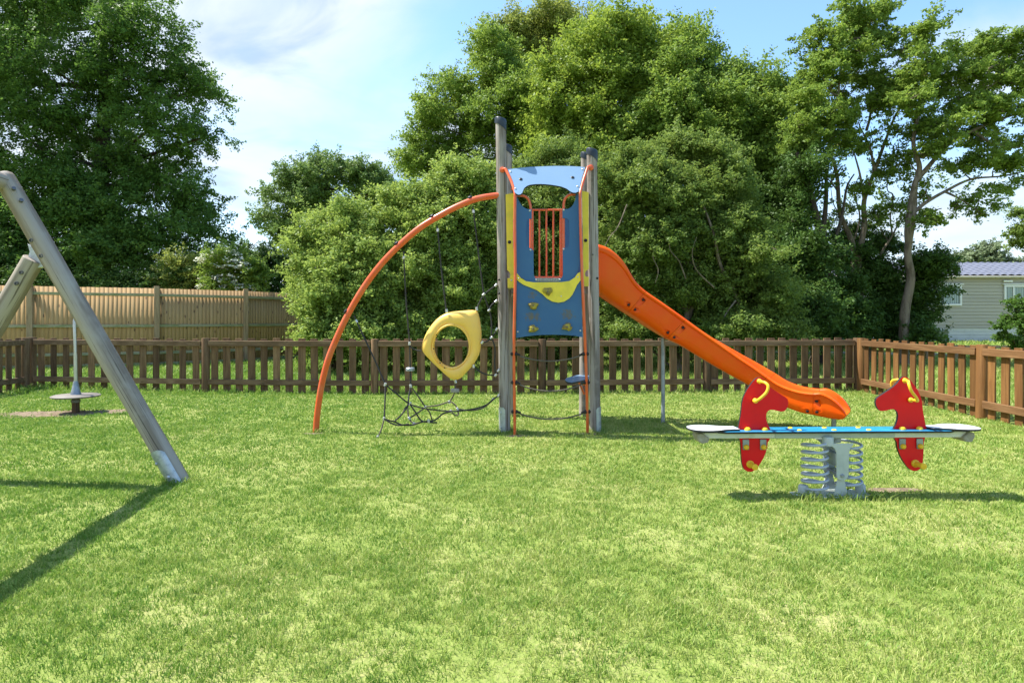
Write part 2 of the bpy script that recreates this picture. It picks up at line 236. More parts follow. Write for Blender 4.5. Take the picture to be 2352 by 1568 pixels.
# ------------------------------------------------------------------ mesh helpers
def tag(o, label=None, cat=None, group=None, kind=None):
    for k, v in (('label', label), ('category', cat), ('group', group), ('kind', kind)):
        if v: o[k] = v
    return o
def empty(name, loc, label, cat, group=None):
    o = bpy.data.objects.new(name, None); COL.objects.link(o); o.location = loc; o.empty_display_size = .2
    return tag(o, label, cat, group)
class MB:
    def __init__(s): s.v = []; s.f = []; s.m = []
    def add(s, vs, fs, mi=0):
        b = len(s.v); s.v += [tuple(v) for v in vs]; s.f += [tuple(i + b for i in f) for f in fs]; s.m += [mi] * len(fs)
    def box(s, c, size, rot=None, mi=0):
        hx, hy, hz_ = size[0] / 2, size[1] / 2, size[2] / 2
        vs = [Vector((x, y, z)) for z in (-hz_, hz_) for y in (-hy, hy) for x in (-hx, hx)]
        if rot is not None: vs = [rot @ v for v in vs]
        s.add([v + Vector(c) for v in vs], [(0, 2, 3, 1), (4, 5, 7, 6), (0, 1, 5, 4), (2, 6, 7, 3), (0, 4, 6, 2), (1, 3, 7, 5)], mi)
    def tube(s, pts, r, seg=10, cap=True, mi=0, closed=False):
        pts = [Vector(p) for p in pts]; n = len(pts); rs = r if hasattr(r, '__len__') else [r] * n
        T = []
        for i in range(n):
            a = pts[(i - 1) % n] if (closed or i > 0) else pts[0]; b = pts[(i + 1) % n] if (closed or i < n - 1) else pts[-1]
            T.append((b - a).normalized())
        u = T[0].orthogonal().normalized(); vs = []; fs = []
        for i in range(n):
            u = (u - T[i] * u.dot(T[i])).normalized(); w_ = T[i].cross(u)
            for k in range(seg):
                a = 2 * math.pi * k / seg; vs.append(pts[i] + (u * math.cos(a) + w_ * math.sin(a)) * rs[i])
        for i in range(n if closed else n - 1):
            j = (i + 1) % n
            for k in range(seg): fs.append((i * seg + k, i * seg + (k + 1) % seg, j * seg + (k + 1) % seg, j * seg + k))
        if cap and not closed: fs.append(tuple(range(seg - 1, -1, -1))); fs.append(tuple((n - 1) * seg + k for k in range(seg)))
        s.add(vs, fs, mi)
    def lathe(s, prof, c=(0, 0, 0), axis=(0, 0, 1), seg=24, mi=0):
        q = Vector((0, 0, 1)).rotation_difference(Vector(axis)); vs = []; fs = []; n = len(prof)
        for r_, z in prof:
            for k in range(seg):
                a = 2 * math.pi * k / seg; vs.append(Vector(c) + q @ Vector((r_ * math.cos(a), r_ * math.sin(a), z)))
        for i in range(n - 1):
            for k in range(seg): fs.append((i * seg + k, i * seg + (k + 1) % seg, (i + 1) * seg + (k + 1) % seg, (i + 1) * seg + k))
        fs.append(tuple(range(seg - 1, -1, -1))); fs.append(tuple((n - 1) * seg + k for k in range(seg)))
        s.add(vs, fs, mi)
    def ball(s, c, r, seg=12, axis=(0, 0, 1), squash=1., mi=0):
        prof = [(max(1e-4, r * math.sin(math.pi * i / 8)), -r * squash * math.cos(math.pi * i / 8)) for i in range(9)]
        s.lathe(prof, c, axis, seg, mi)
    def plate(s, pts, back, edge_mi=1):
        """pts: front outline (3-D, planar), back: offset vector to the rear face"""
        pts = [Vector(p) for p in pts]; n = len(pts); back = Vector(back)
        tri = geometry.tessellate_polygon([pts])
        vs = pts + [p + back for p in pts]
        fs = [tuple(t) for t in tri]; nb = [tuple(i + n for i in reversed(t)) for t in tri]
        s.add(vs, fs + nb, 0); b = len(s.v) - 2 * n
        for i in range(n):
            j = (i + 1) % n; s.f.append((b + i, b + n + i, b + n + j, b + j)); s.m.append(edge_mi)
    def build(s, name, mats, parent=None, bevel=0., smooth=38, loc=None, recalc=True):
        me = bpy.data.meshes.new(name)
        o0 = Vector(loc) if loc is not None else Vector((0, 0, 0))
        me.from_pydata([tuple(Vector(v) - o0) for v in s.v], [], s.f); mats = mats if isinstance(mats, (list, tuple)) else [mats]
        for m_ in mats: me.materials.append(m_)
        me.polygons.foreach_set('material_index', [min(i, len(mats) - 1) for i in s.m])
        if recalc:
            bm = bmesh.new(); bm.from_mesh(me); bmesh.ops.recalc_face_normals(bm, faces=bm.faces); bm.to_mesh(me); bm.free()
        me.shade_smooth(); me.set_sharp_from_angle(angle=R(smooth)); me.update()
        o = bpy.data.objects.new(name, me); COL.objects.link(o)
        if loc is not None: o.location = o0
        if parent is not None:
            o.parent = parent; o.matrix_parent_inverse = Matrix.Identity(4)
            base = parent
            off_ = Vector((0, 0, 0))
            while base is not None: off_ += base.location; base = base.parent
            o.location = (o0 - off_)
        if bevel:
            b = o.modifiers.new('bevel', 'BEVEL'); b.width = bevel; b.segments = 2; b.limit_method = 'ANGLE'; b.angle_limit = R(40)
        return o
def smooth_path(pts, n=6):
    pts = [Vector(p) for p in pts]; out = []
    for i in range(len(pts) - 1):
        p0 = pts[max(i - 1, 0)]; p1 = pts[i]; p2 = pts[i + 1]; p3 = pts[min(i + 2, len(pts) - 1)]
        for k in range(n):
            t = k / n; out.append(.5 * ((2 * p1) + (p2 - p0) * t + (2 * p0 - 5 * p1 + 4 * p2 - p3) * t * t + (-p0 + 3 * p1 - 3 * p2 + p3) * t ** 3))
    out.append(pts[-1]); return out
def smooth_loop(pts, n=4):
    m_ = len(pts); out = []
    for i in range(m_):
        p0, p1, p2, p3 = (Vector(pts[(i + k) % m_]) for k in (-1, 0, 1, 2))
        for k in range(n):
            t = k / n; out.append(.5 * ((2 * p1) + (p2 - p0) * t + (2 * p0 - 5 * p1 + 4 * p2 - p3) * t * t + (-p0 + 3 * p1 - 3 * p2 + p3) * t ** 3))
    return out
def np_mesh(name, verts, faces_flat, nper, mats, tint=None, parent=None, loc=(0, 0, 0)):
    """verts (N,3), faces: flat index array of nper-gons"""
    me = bpy.data.meshes.new(name); nv = len(verts); nf = len(faces_flat) // nper
    me.vertices.add(nv); me.vertices.foreach_set('co', (verts - np.array(loc)).astype(np.float32).ravel())
    me.loops.add(len(faces_flat)); me.loops.foreach_set('vertex_index', faces_flat.astype(np.int32))
    me.polygons.add(nf); me.polygons.foreach_set('loop_start', np.arange(0, nf * nper, nper, dtype=np.int32))
    me.update(calc_edges=True)
    if tint is not None:
        a = me.attributes.new('tint', 'FLOAT', 'FACE'); a.data.foreach_set('value', tint.astype(np.float32))
    me.materials.append(mats)
    o = bpy.data.objects.new(name, me); COL.objects.link(o); o.location = loc
    if parent is not None: o.parent = parent; o.location = Vector(loc) - parent.location
    return o

# ------------------------------------------------------------------ ground
def build_ground():
    xs = np.concatenate([np.linspace(-400, -40, 10), np.arange(-36, 40, .75), np.linspace(44, 400, 10)])
    ys = np.concatenate([np.linspace(-60, -4, 6), np.arange(-3, 45, .75), np.linspace(50, 600, 12)])
    X, Y = np.meshgrid(xs, ys); Z = ground_h(X, Y)
    # the worn hollow under the spinner
    v = np.stack([X.ravel(), Y.ravel(), Z.ravel()], 1); nx, ny = len(xs), len(ys)
    i, j = np.meshgrid(np.arange(nx - 1), np.arange(ny - 1)); a = (j * nx + i).ravel()
    f = np.stack([a, a + 1, a + nx + 1, a + nx], 1).ravel()
    tag(np_mesh('lawn', v, f, 4, M['ground']), kind='structure')
build_ground()

SPIN = G(174, 948)                     # foot of the spinner
def blob_ground(name, pts, z, m):      # irregular patch lying on the ground
    mb = MB(); c = sum((Vector(p) for p in pts), Vector()) / len(pts); ring = smooth_loop(pts, 5); n = len(ring)
    rings = []
    for s_ in (1., .6, .25):
        rings += [Vector((c.x + (p.x - c.x) * s_, c.y + (p.y - c.y) * s_, z + random.uniform(0, .004) * (s_ < 1))) for p in ring]
    fs = []
    for k in range(2):
        for i in range(n): fs.append((k * n + i, k * n + (i + 1) % n, (k + 1) * n + (i + 1) % n, (k + 1) * n + i))
    fs.append(tuple(2 * n + i for i in range(n)))
    mb.add(rings, fs); return tag(mb.build(name, m, recalc=False), kind='structure')
def wob(c, rx, ry, n, seed):
    rr = random.Random(seed); return [Vector((c[0] + rx * math.cos(2 * math.pi * k / n) * rr.uniform(.75, 1.15), c[1] + ry * math.sin(2 * math.pi * k / n) * rr.uniform(.7, 1.2), 0)) for k in range(n)]
BARE = []                                    # (x, y, rx, ry) where no blades grow
def bare(c, rx, ry, seed, nm='bare_ground'):
    blob_ground(nm, wob(c, rx, ry, 13, seed), .005, M['soil']); BARE.append((c[0], c[1], rx * .88, ry * .85))
bare((SPIN.x - .25, SPIN.y - .12), .80, .36, 3)
bare((SPIN.x + .50, SPIN.y + .12), .36, .24, 4)
SEE = Vector(((1910.6 - 1176) / F * 4.88, 4.88, 0))
bare((SEE.x + .55, SEE.y + .12), .26, .07, 5)
bare((SEE.x + .02, SEE.y + .02), .33, .13, 6)
bare(G(1185, 1002)[:2], .16, .07, 7)
bare(G(1350, 997)[:2], .18, .07, 8)
bare(G(720, 996)[:2], .14, .05, 9)

# grass blades ---------------------------------------------------------------
rng = np.random.default_rng(11)
def vnoise(x, y, s, seed):
    r_ = np.random.default_rng(seed); t = r_.random((64, 64)); u = (x * s) % 64; v_ = (y * s) % 64
    i = np.floor(u).astype(int) % 64; j = np.floor(v_).astype(int) % 64; fu = u - np.floor(u); fv = v_ - np.floor(v_); fu = fu * fu * (3 - 2 * fu); fv = fv * fv * (3 - 2 * fv)
    i2 = (i + 1) % 64; j2 = (j + 1) % 64
    return (t[i, j] * (1 - fu) + t[i2, j] * fu) * (1 - fv) + (t[i, j2] * (1 - fu) + t[i2, j2] * fu) * fv
def blades(name, regions, seed, spots=()):
    V = []; T = []
    for (y0, y1, k0, k1, dens, hgt, wid, xlim) in list(regions) + [(0, 0, 0, 0, 0, .062, .0065, s_) for s_ in spots]:
        # area between |x| < k0 + k1*y
        n = int(dens * (y1 - y0) * 2 * (k0 + k1 * (y0 + y1) / 2))
        y = np.sqrt(rng.random(n) * (y1 ** 2 - y0 ** 2) + y0 ** 2); x = (rng.random(n) * 2 - 1) * (k0 + k1 * y)
        ok = (x > xlim[0]) & (x < xlim[1]) if y1 else None
        if not y1:
            n = int(xlim[3]); a_ = rng.random(n) * 2 * np.pi; q_ = xlim[2] * rng.random(n) ** .5; x = xlim[0] + np.cos(a_) * q_; y = xlim[1] + np.sin(a_) * q_; ok = np.ones(n, bool)
        dd = vnoise(x, y, 3.1, 5) * .6 + vnoise(x, y, 9., 6) * .4
        d3 = vnoise(x, y, 22., 7); ok &= rng.random(n) < np.clip(.30 + .75 * dd + 1.1 * (d3 - .42), .12, 1)
        for bx, by, rx, ry in (BARE if y1 else ()):
            q = ((x - bx) / rx) ** 2 + ((y - by) / ry) ** 2; ok &= (q > 1) | (rng.random(n) < .06 + .5 * sstep(.6, 1, q))
        x = x[ok]; y = y[ok]; dd = dd[ok] * .6 + d3[ok] * .4; n = len(x)
        h = hgt * (.45 + .8 * rng.random(n)) * (.45 + 1.1 * dd); ww = wid * (.6 + .8 * rng.random(n))
        a = rng.random(n) * 2 * np.pi; lean = h * (.25 + 1.0 * rng.random(n)); la = rng.random(n) * 2 * np.pi
        z0 = ground_h(x, y) - .002
        bxv = np.cos(a) * ww / 2; byv = np.sin(a) * ww / 2
        v = np.zeros((n, 5, 3))
        v[:, 0] = np.stack([x - bxv, y - byv, z0], 1); v[:, 1] = np.stack([x + bxv, y + byv, z0], 1)
        mxx = x + np.cos(la) * lean * .3; myy = y + np.sin(la) * lean * .3
        v[:, 2] = np.stack([mxx + bxv * .8, myy + byv * .8, z0 + h * .62], 1); v[:, 3] = np.stack([mxx - bxv * .8, myy - byv * .8, z0 + h * .62], 1)
        v[:, 4] = np.stack([x + np.cos(la) * lean, y + np.sin(la) * lean, z0 + h], 1)
        V.append(v); T.append(np.clip(rng.beta(1.5, 2.0, n) + .45 * (vnoise(x, y, 9, 9) - .5), 0, 1))
    v = np.concatenate(V); t = np.concatenate(T); n = len(v); b = np.arange(n) * 5
    idx = np.empty((n, 9), np.int32)
    # triangles: (0,1,2) (0,2,3) (3,2,4)
    for k, o_ in enumerate((0, 1, 2, 0, 2, 3, 3, 2, 4)): idx[:, k] = b + o_
    o = np_mesh(name, v.reshape(-1, 3), idx.ravel(), 3, M['grass'], np.repeat(t, 3))
    return tag(o, kind='stuff')
tag(blades('lawn_grass', [
    (1.7, 3.6, 1.0, .88, 17000, .028, .0038, (-9.6, 6.65)),
    (3.6, 5.6, 1.0, .88, 10500, .028, .0050, (-9.6, 6.65)),
    (5.6, 8.4, 1.0, .88, 5800, .029, .0072, (-9.65, 6.65)),
    (8.4, 12.0, 1.0, .86, 3200, .030, .0105, (-9.7, 6.7)),
    (11.3, 12.2, 1.0, .86, 900, .075, .011, (-9.7, 6.7))], 1, spots=[(*G(a, b)[:2], r_, n_) for a, b, r_, n_ in ((410, 1103, .15, 260), (1160, 990, .13, 200), (1367, 990, .13, 200), (1182, 999, .07, 60), (1349, 994, .07, 60), (724, 993, .09, 90), (1523, 971, .07, 80), (1169, 956, .13, 150), (1341, 956, .13, 150), (868, 1006, .06, 50))] + [(SEE.x + q_, SEE.y + w_, .07, 60) for q_ in (-.3, -.2, -.05, .1, .2, .3) for w_ in (-.15, .15)] + [(6.8 - .14 * math.sin(k_), 5.6 + k_ * .33, .14, 80) for k_ in range(19)]), 'short mown yellow-green grass inside the picket fence', 'grass')
tag(blades('long_grass', [
    (11.95, 18.0, 1.0, .86, 750, .12, .016, (-30, 30)),
    (18.0, 27, 1.0, .86, 260, .14, .028, (-30, 40)),
    (6.8, 11.95, 1., 1.0, 600, .10, .012, (6.85, 14))], 2), 'longer uncut grass outside the picket fence', 'grass')

# ------------------------------------------------------------------ picket fence
def picket_run(label, pts, ztop, wood, rail_m, rail_side, npk, extra_group='sides of the brown picket fence', post_r=.075, doubles=()):
    root = empty('picket_fence', (pts[0][0], pts[0][1], 0), label, 'fence', extra_group)
    pk = None; po = None
    for i, p in enumerate(pts):
        if po is None:
            mb = MB(); mb.lathe([(post_r, -.05), (post_r, ztop - .012), (post_r * .93, ztop)], (p[0], p[1], 0), seg=16)
            po = mb.build('post', wood, root, loc=(p[0], p[1], 0))
        else:
            q = po.copy(); COL.objects.link(q); q.parent = root; q.location = Vector((p[0], p[1], 0)) - root.location; q.rotation_euler = (random.uniform(-.01, .01), random.uniform(-.01, .01), random.uniform(0, 3)); q.scale.z = random.uniform(.99, 1.02)
    for (a, b), nk in zip(zip(pts[:-1], pts[1:]), npk):
        A = Vector((a[0], a[1], 0)); B = Vector((b[0], b[1], 0)); D = B - A; ln = D.length; u = D.normalized(); nrm = Vector((-u.y, u.x, 0)) * rail_side
        rot = Matrix.Rotation(math.atan2(u.y, u.x), 3, 'Z')
        for zc in (ztop - .095, .205):
            mb = MB(); c = (A + B) / 2 + nrm * .028 + Vector((0, 0, zc)); mb.box(c, (ln - post_r * 1.9, .045, .105), rot)
            o = mb.build('rail', rail_m, root, bevel=.006, loc=c); o.rotation_euler = (0, random.uniform(-.002, .002), 0)
        for k in range(nk):
            t = (k + .72) / (nk + .44); c = A + D * t - nrm * .012
            if pk is None:
                mb = MB(); mb.box((0, 0, .525), (.138, .024, 1.04)); pk = mb.build('picket', wood, root, bevel=.004); o = pk
            else:
                o = pk.copy(); COL.objects.link(o); o.parent = root
            o.location = c - root.location; o.rotation_euler = (random.uniform(-.006, .006), random.uniform(-.009, .009), math.atan2(u.y, u.x)); o.scale = (random.uniform(.94, 1.06), 1, (ztop + random.uniform(-.012, .014)) / 1.045 * .995)
    return root
back = [(-9.76, 12.4), ((472 - 1176) / F * 11.75, 11.75), ((860 - 1176) / F * 11.5, 11.5), ((1245 - 1176) / F * 11.6, 11.6), ((1623 - 1176) / F * 11.8, 11.8), (6.80, 12.0)]
picket_run('dark brown picket fence across the back of the lawn, behind the climbing tower', back, 1.04, M['brown_wood'], M['brown_rail'], -1, [13, 13, 13, 13, 13])
left = [(-9.76, 12.26), (-9.62, 9.5), (-9.5, 6.7)]
r_ = picket_run('dark picket fence running towards the viewer at the far left of the lawn', [(-9.74, 12.20)] + left[1:], 1.04, M['brown_wood'], M['brown_rail'], 1, [11, 11])
right = [(6.80, 11.86), ((2255 - 1176) / F * 8.65, 8.65), (6.55, 5.4)]
picket_run('sunlit orange-brown picket fence running towards the viewer on the right', right, 1.04, M['tan_wood'], M['tan_rail'], -1, [13, 13])
mb = MB(); c = (6.80, 8.76, 0); mb.lathe([(.07, -.05), (.07, 1.01), (.065, 1.02)], c, seg=16)
o = mb.build('fence_post', M['brown_wood'], loc=c); tag(o, 'spare dark post standing just behind the right-hand picket fence post', 'post')

# ------------------------------------------------------------------ close-board fence
def closeboard():
    posts = [(-16.3, 15.7), (-13.3, 16.8), (-10.55, 18.1), (-8.65, 19.8), (-7.4, 22.2)]
    root = empty('close_board_fence', (-13.3, 16.8, 0), 'tall tan close-board fence behind the left end of the picket fence', 'fence')
    for a, b in zip(posts[:-1], posts[1:]):
        A = Vector((a[0], a[1], 0)); B = Vector((b[0], b[1], 0)); D = B - A; ln = D.length; u = D.normalized(); back_ = Vector((-u.y, u.x, 0)); rot = Matrix.Rotation(math.atan2(u.y, u.x), 3, 'Z')
        n = int(ln / .105); V = []; tint = []; fs = []
        for k in range(n):
            t0 = A + D * (k / n) + back_ * .045; t1 = A + D * ((k + 1) / n + .004) + back_ * (.045)
            z1 = 2.33 + random.uniform(-.005, .005); b0 = len(V); e = back_ * .0025; th = back_ * .022
            q0, q1 = t0 - e, t1 + e * .6
            for q in (q0, q1, q1 + th, q0 + th): V.append((q.x, q.y, .12)); V.append((q.x, q.y, z1))
            fs += [b0 + 0, b0 + 2, b0 + 3, b0 + 1, b0 + 2, b0 + 4, b0 + 5, b0 + 3, b0 + 4, b0 + 6, b0 + 7, b0 + 5, b0 + 6, b0 + 0, b0 + 1, b0 + 7, b0 + 1, b0 + 3, b0 + 5, b0 + 7, b0, b0 + 6, b0 + 4, b0 + 2]
            tint += [random.random()] * 6
        np_mesh('board_panel', np.array(V), np.array(fs), 4, M['closeboard'], np.array(tint), root)
        for zc in (2.13, 1.22, .42):
            mb = MB(); c = (A + B) / 2 + back_ * .005 + Vector((0, 0, zc)); mb.box(c, (ln - .1, .05, .085), rot); mb.build('rail', M['arris'], root, bevel=.01, loc=c)
        mb = MB(); c = (A + B) / 2 + back_ * .03 + Vector((0, 0, .06)); mb.box(c, (ln - .1, .03, .15), rot); mb.build('gravel_board', M['arris'], root, loc=c)
    for a in posts:
        mb = MB(); mb.box((a[0], a[1], 1.18), (.14, .14, 2.42), Matrix.Rotation(.6, 3, 'Z')); mb.build('post', M['fence_post'], root, bevel=.008, loc=(a[0], a[1], 0))
closeboard()

# ------------------------------------------------------------------ low rail fence + kerb on the right, beyond the pickets
def low_fence():
    root = empty('rail_fence', (9.9, 20.2, 0), 'low pale post and rail fence beyond the right corner of the picket fence', 'fence')
    for k in range(9):
        x = 9.0 + k * .95; mb = MB(); mb.box((x, 20.2, .26), (.09, .09, .60)); mb.build('post', M['fence_post'], root, bevel=.006, loc=(x, 20.2, 0))
    mb = MB(); mb.box((12.8, 20.14, .50), (7.8, .035, .10)); mb.build('rail', M['fence_post'], root, bevel=.005, loc=(12.8, 20.14, .5))
low_fence()
mb = MB(); kp = [(7.5, 23.6), (10, 23.2), (13, 22.9), (16, 22.6), (20, 22.3)]
for a, b in zip(kp[:-1], kp[1:]):
    A = Vector((a[0], a[1], 0)); B = Vector((b[0], b[1], 0)); u = (B - A); mb.box((A + B) / 2 + Vector((0, 0, float(ground_h((a[0] + b[0]) / 2, (a[1] + b[1]) / 2)) + .05)), (u.length, .16, .16), Matrix.Rotation(math.atan2(u.y, u.x), 3, 'Z'))
tag(mb.build('kerb', M['kerb'], bevel=.01), kind='structure')

# ------------------------------------------------------------------ static caravan
def caravan():
    d0 = 27.0; x0, x1 = 13.6, 26.2; zb, zs, ze, zr = .42, 1.03, 3.33, 4.04; dep = 3.8
    root = empty('static_caravan', (x0, d0, zb), 'grey-beige clad static caravan with tiled roof, beyond the right-hand fence', 'caravan')
    # long wall of shiplap boards
    mb = MB(); h = .147; z = zs
    while z < ze - .01:
        z2 = min(z + h, ze); nxt = [(x0, d0 - .0, z2), (x1, d0, z2)]
        mb.add([(x0, d0 - .028, z), (x1, d0 - .028, z), (x1, d0 - .006, z2 - .012), (x0, d0 - .006, z2 - .012), (x0, d0 + .012, z2), (x1, d0 + .012, z2)], [(0, 1, 2, 3), (3, 2, 5, 4)])
        mb.add([(x0, d0 + .012, z), (x1, d0 + .012, z), (x1, d0 - .028, z), (x0, d0 - .028, z)], [(0, 1, 2, 3)])
        z = z2
    mb.add([(x1, d0 + .014, zb), (x1, d0 + dep, zb), (x1, d0 + dep, ze), (x1, d0 + .014, ze), (x0, d0 + dep, zb), (x0, d0 + dep, ze)], [(0, 1, 2, 3), (1, 4, 5, 2)])
    wall = mb.build('wall', M['cladding'], root, smooth=20, loc=(x0, d0, zb), recalc=False)
    # gable
    mb = MB(); z = zs
    def gy(zq): t = max(0, (zq - ze) / (zr - .1 - ze)); return d0 + t * dep / 2, d0 + dep - t * dep / 2
    while z < zr - .12:
        z2 = min(z + h, zr - .11); a0, a1 = gy(z); b0, b1 = gy(z2)
        mb.add([(x0 - .028, a0, z), (x0 - .028, a1, z), (x0 - .004, b1, z2), (x0 - .004, b0, z2), (x0 + .01, b0, z2), (x0 + .01, b1, z2)], [(0, 1, 2, 3), (3, 2, 5, 4)]); z = z2
    mb.build('gable_wall', M['gable'], root, smooth=20, loc=(x0, d0, zb), recalc=False)
    mb = MB()
    for k in range(4):
        z = zb + k * .152; mb.box(((x0 + x1) / 2, d0 + .02, z + .074), (x1 - x0, .03, .143)); mb.box((x0 + .02, d0 + dep / 2 + .04, z + .074), (.03, dep - .04, .143))
    mb.build('skirting', M['skirt'], root, bevel=.004, loc=(x0, d0, zb))
    # tiled roof: wavy pantile relief
    nx_, ny_ = 520, 44; xs = np.linspace(x0 - .18, x1 + .1, nx_); V = []
    for side in (0, 1):
        for j in range(ny_):
            t = j / (ny_ - 1); row = (t * 7) % 1.0
            for x in xs:
                zz_ = ze - .03 + (zr - ze + .03) * t + .05 * abs(math.sin((x + .12 * row) * math.pi / .33)) + .05 * (1 - row)
                yy = (d0 - .22 + (dep / 2 + .22) * t) if side == 0 else (d0 + dep + .22 - (dep / 2 + .22) * t)
                V.append((x, yy, zz_))
    i, j = np.meshgrid(np.arange(nx_ - 1), np.arange(ny_ - 1)); a = (j * nx_ + i).ravel()
    f = np.concatenate([np.stack([a, a + 1, a + nx_ + 1, a + nx_], 1), np.stack([a, a + nx_, a + nx_ + 1, a + 1], 1) + nx_ * ny_]).ravel()
    np_mesh('roof', np.array(V), f, 4, M['roof'], None, root)
    mb = MB(); mb.box(((x0 + x1) / 2, d0 - .19, ze - .045), (x1 - x0 + .3, .10, .09)); mb.build('gutter', M['gable'], root, bevel=.02, loc=(x0, d0, ze))
    for k, (wx0, wx1) in enumerate(((18.0, 19.88), (21.75, 23.75))):
        z0, z1 = 2.02, 2.93; cx = (wx0 + wx1) / 2; yb = d0 - .05
        mb = MB(); fw = .085
        mb.box((cx, yb, z0 + fw / 2), (wx1 - wx0, .07, fw)); mb.box((cx, yb, z1 - fw / 2), (wx1 - wx0, .07, fw))
        for xx in (wx0 + fw / 2, wx1 - fw / 2): mb.box((xx, yb, (z0 + z1) / 2), (fw, .07, z1 - z0 - 2 * fw))
        mb.box((wx0 + .42, yb, (z0 + z1) / 2), (.07, .066, z1 - z0 - 2 * fw))
        mb.box((cx, yb - .01, z1 + .035), (wx1 - wx0 + .14, .1, .05))
        fr = mb.build('window', M['upvc'], root, bevel=.008, loc=(cx, yb, z0))
        mb = MB(); mb.box((cx, yb + .012, (z0 + z1) / 2), (wx1 - wx0 - .16, .012, z1 - z0 - .16))
        gm = mb.build('pane', M['glass'], fr, loc=(cx, yb, z0))
        mb = MB(); vs = []; n = 60
        for q in range(n + 1):
            xx = wx0 + .1 + (wx1 - wx0 - .2) * q / n
            if .34 < (xx - wx0) < .5: pass
            vs.append((xx, yb + .0045 - .003 * math.sin(q * 1.9), z0 + .1)); vs.append((xx, yb + .0045 - .003 * math.sin(q * 1.9), z1 - .1))
        mb.add(vs, [(2 * q, 2 * q + 2, 2 * q + 3, 2 * q + 1) for q in range(n)]); mb.build('curtain', M['curtain'], fr, loc=(cx, yb, z0), recalc=False)
    mb = MB(); mb.box((21.9, d0 - .07, 3.1), (.4, .09, .08)); mb.build('wall_lamp', M['upvc'], root, bevel=.01, loc=(21.9, d0, 3.1))
    mb = MB(); c = P(2161, 772, d0 - .18); mb.box(c, (.50, .24, .42)); mb.box(c + Vector((0, -.01, .225)), (.54, .28, .04)); mb.box(c + Vector((.03, -.127, -.02)), (.2, .014, .13))
    mb.build('meter_box', M['gas_box'], root, bevel=.012, loc=c)
caravan()

# ------------------------------------------------------------------ trees
def leaves(c, n, size, nbias, rg, up=.5, elong=1.7):
    """c: (n,3) centres, nbias: (n,3) outward dirs. returns verts (n*4,3)"""
    nr = rg.normal(size=(n, 3)); nr /= np.linalg.norm(nr, axis=1)[:, None]
    nn_ = nr * .85 + nbias * .55 + np.array([0, 0, up]); nn_ /= np.linalg.norm(nn_, axis=1)[:, None]
    t = rg.normal(size=(n, 3)); t -= nn_ * (t * nn_).sum(1)[:, None]; t /= np.linalg.norm(t, axis=1)[:, None]
    b = np.cross(nn_, t); s = size * (.6 + .8 * rg.random(n)); s1 = (s * elong / 2)[:, None]; s2 = (s / 2)[:, None]
    v = np.empty((n, 4, 3)); v[:, 0] = c - t * s1; v[:, 1] = c + b * s2 - t * s1 * .1; v[:, 2] = c + t * s1; v[:, 3] = c - b * s2 - t * s1 * .1
    return v
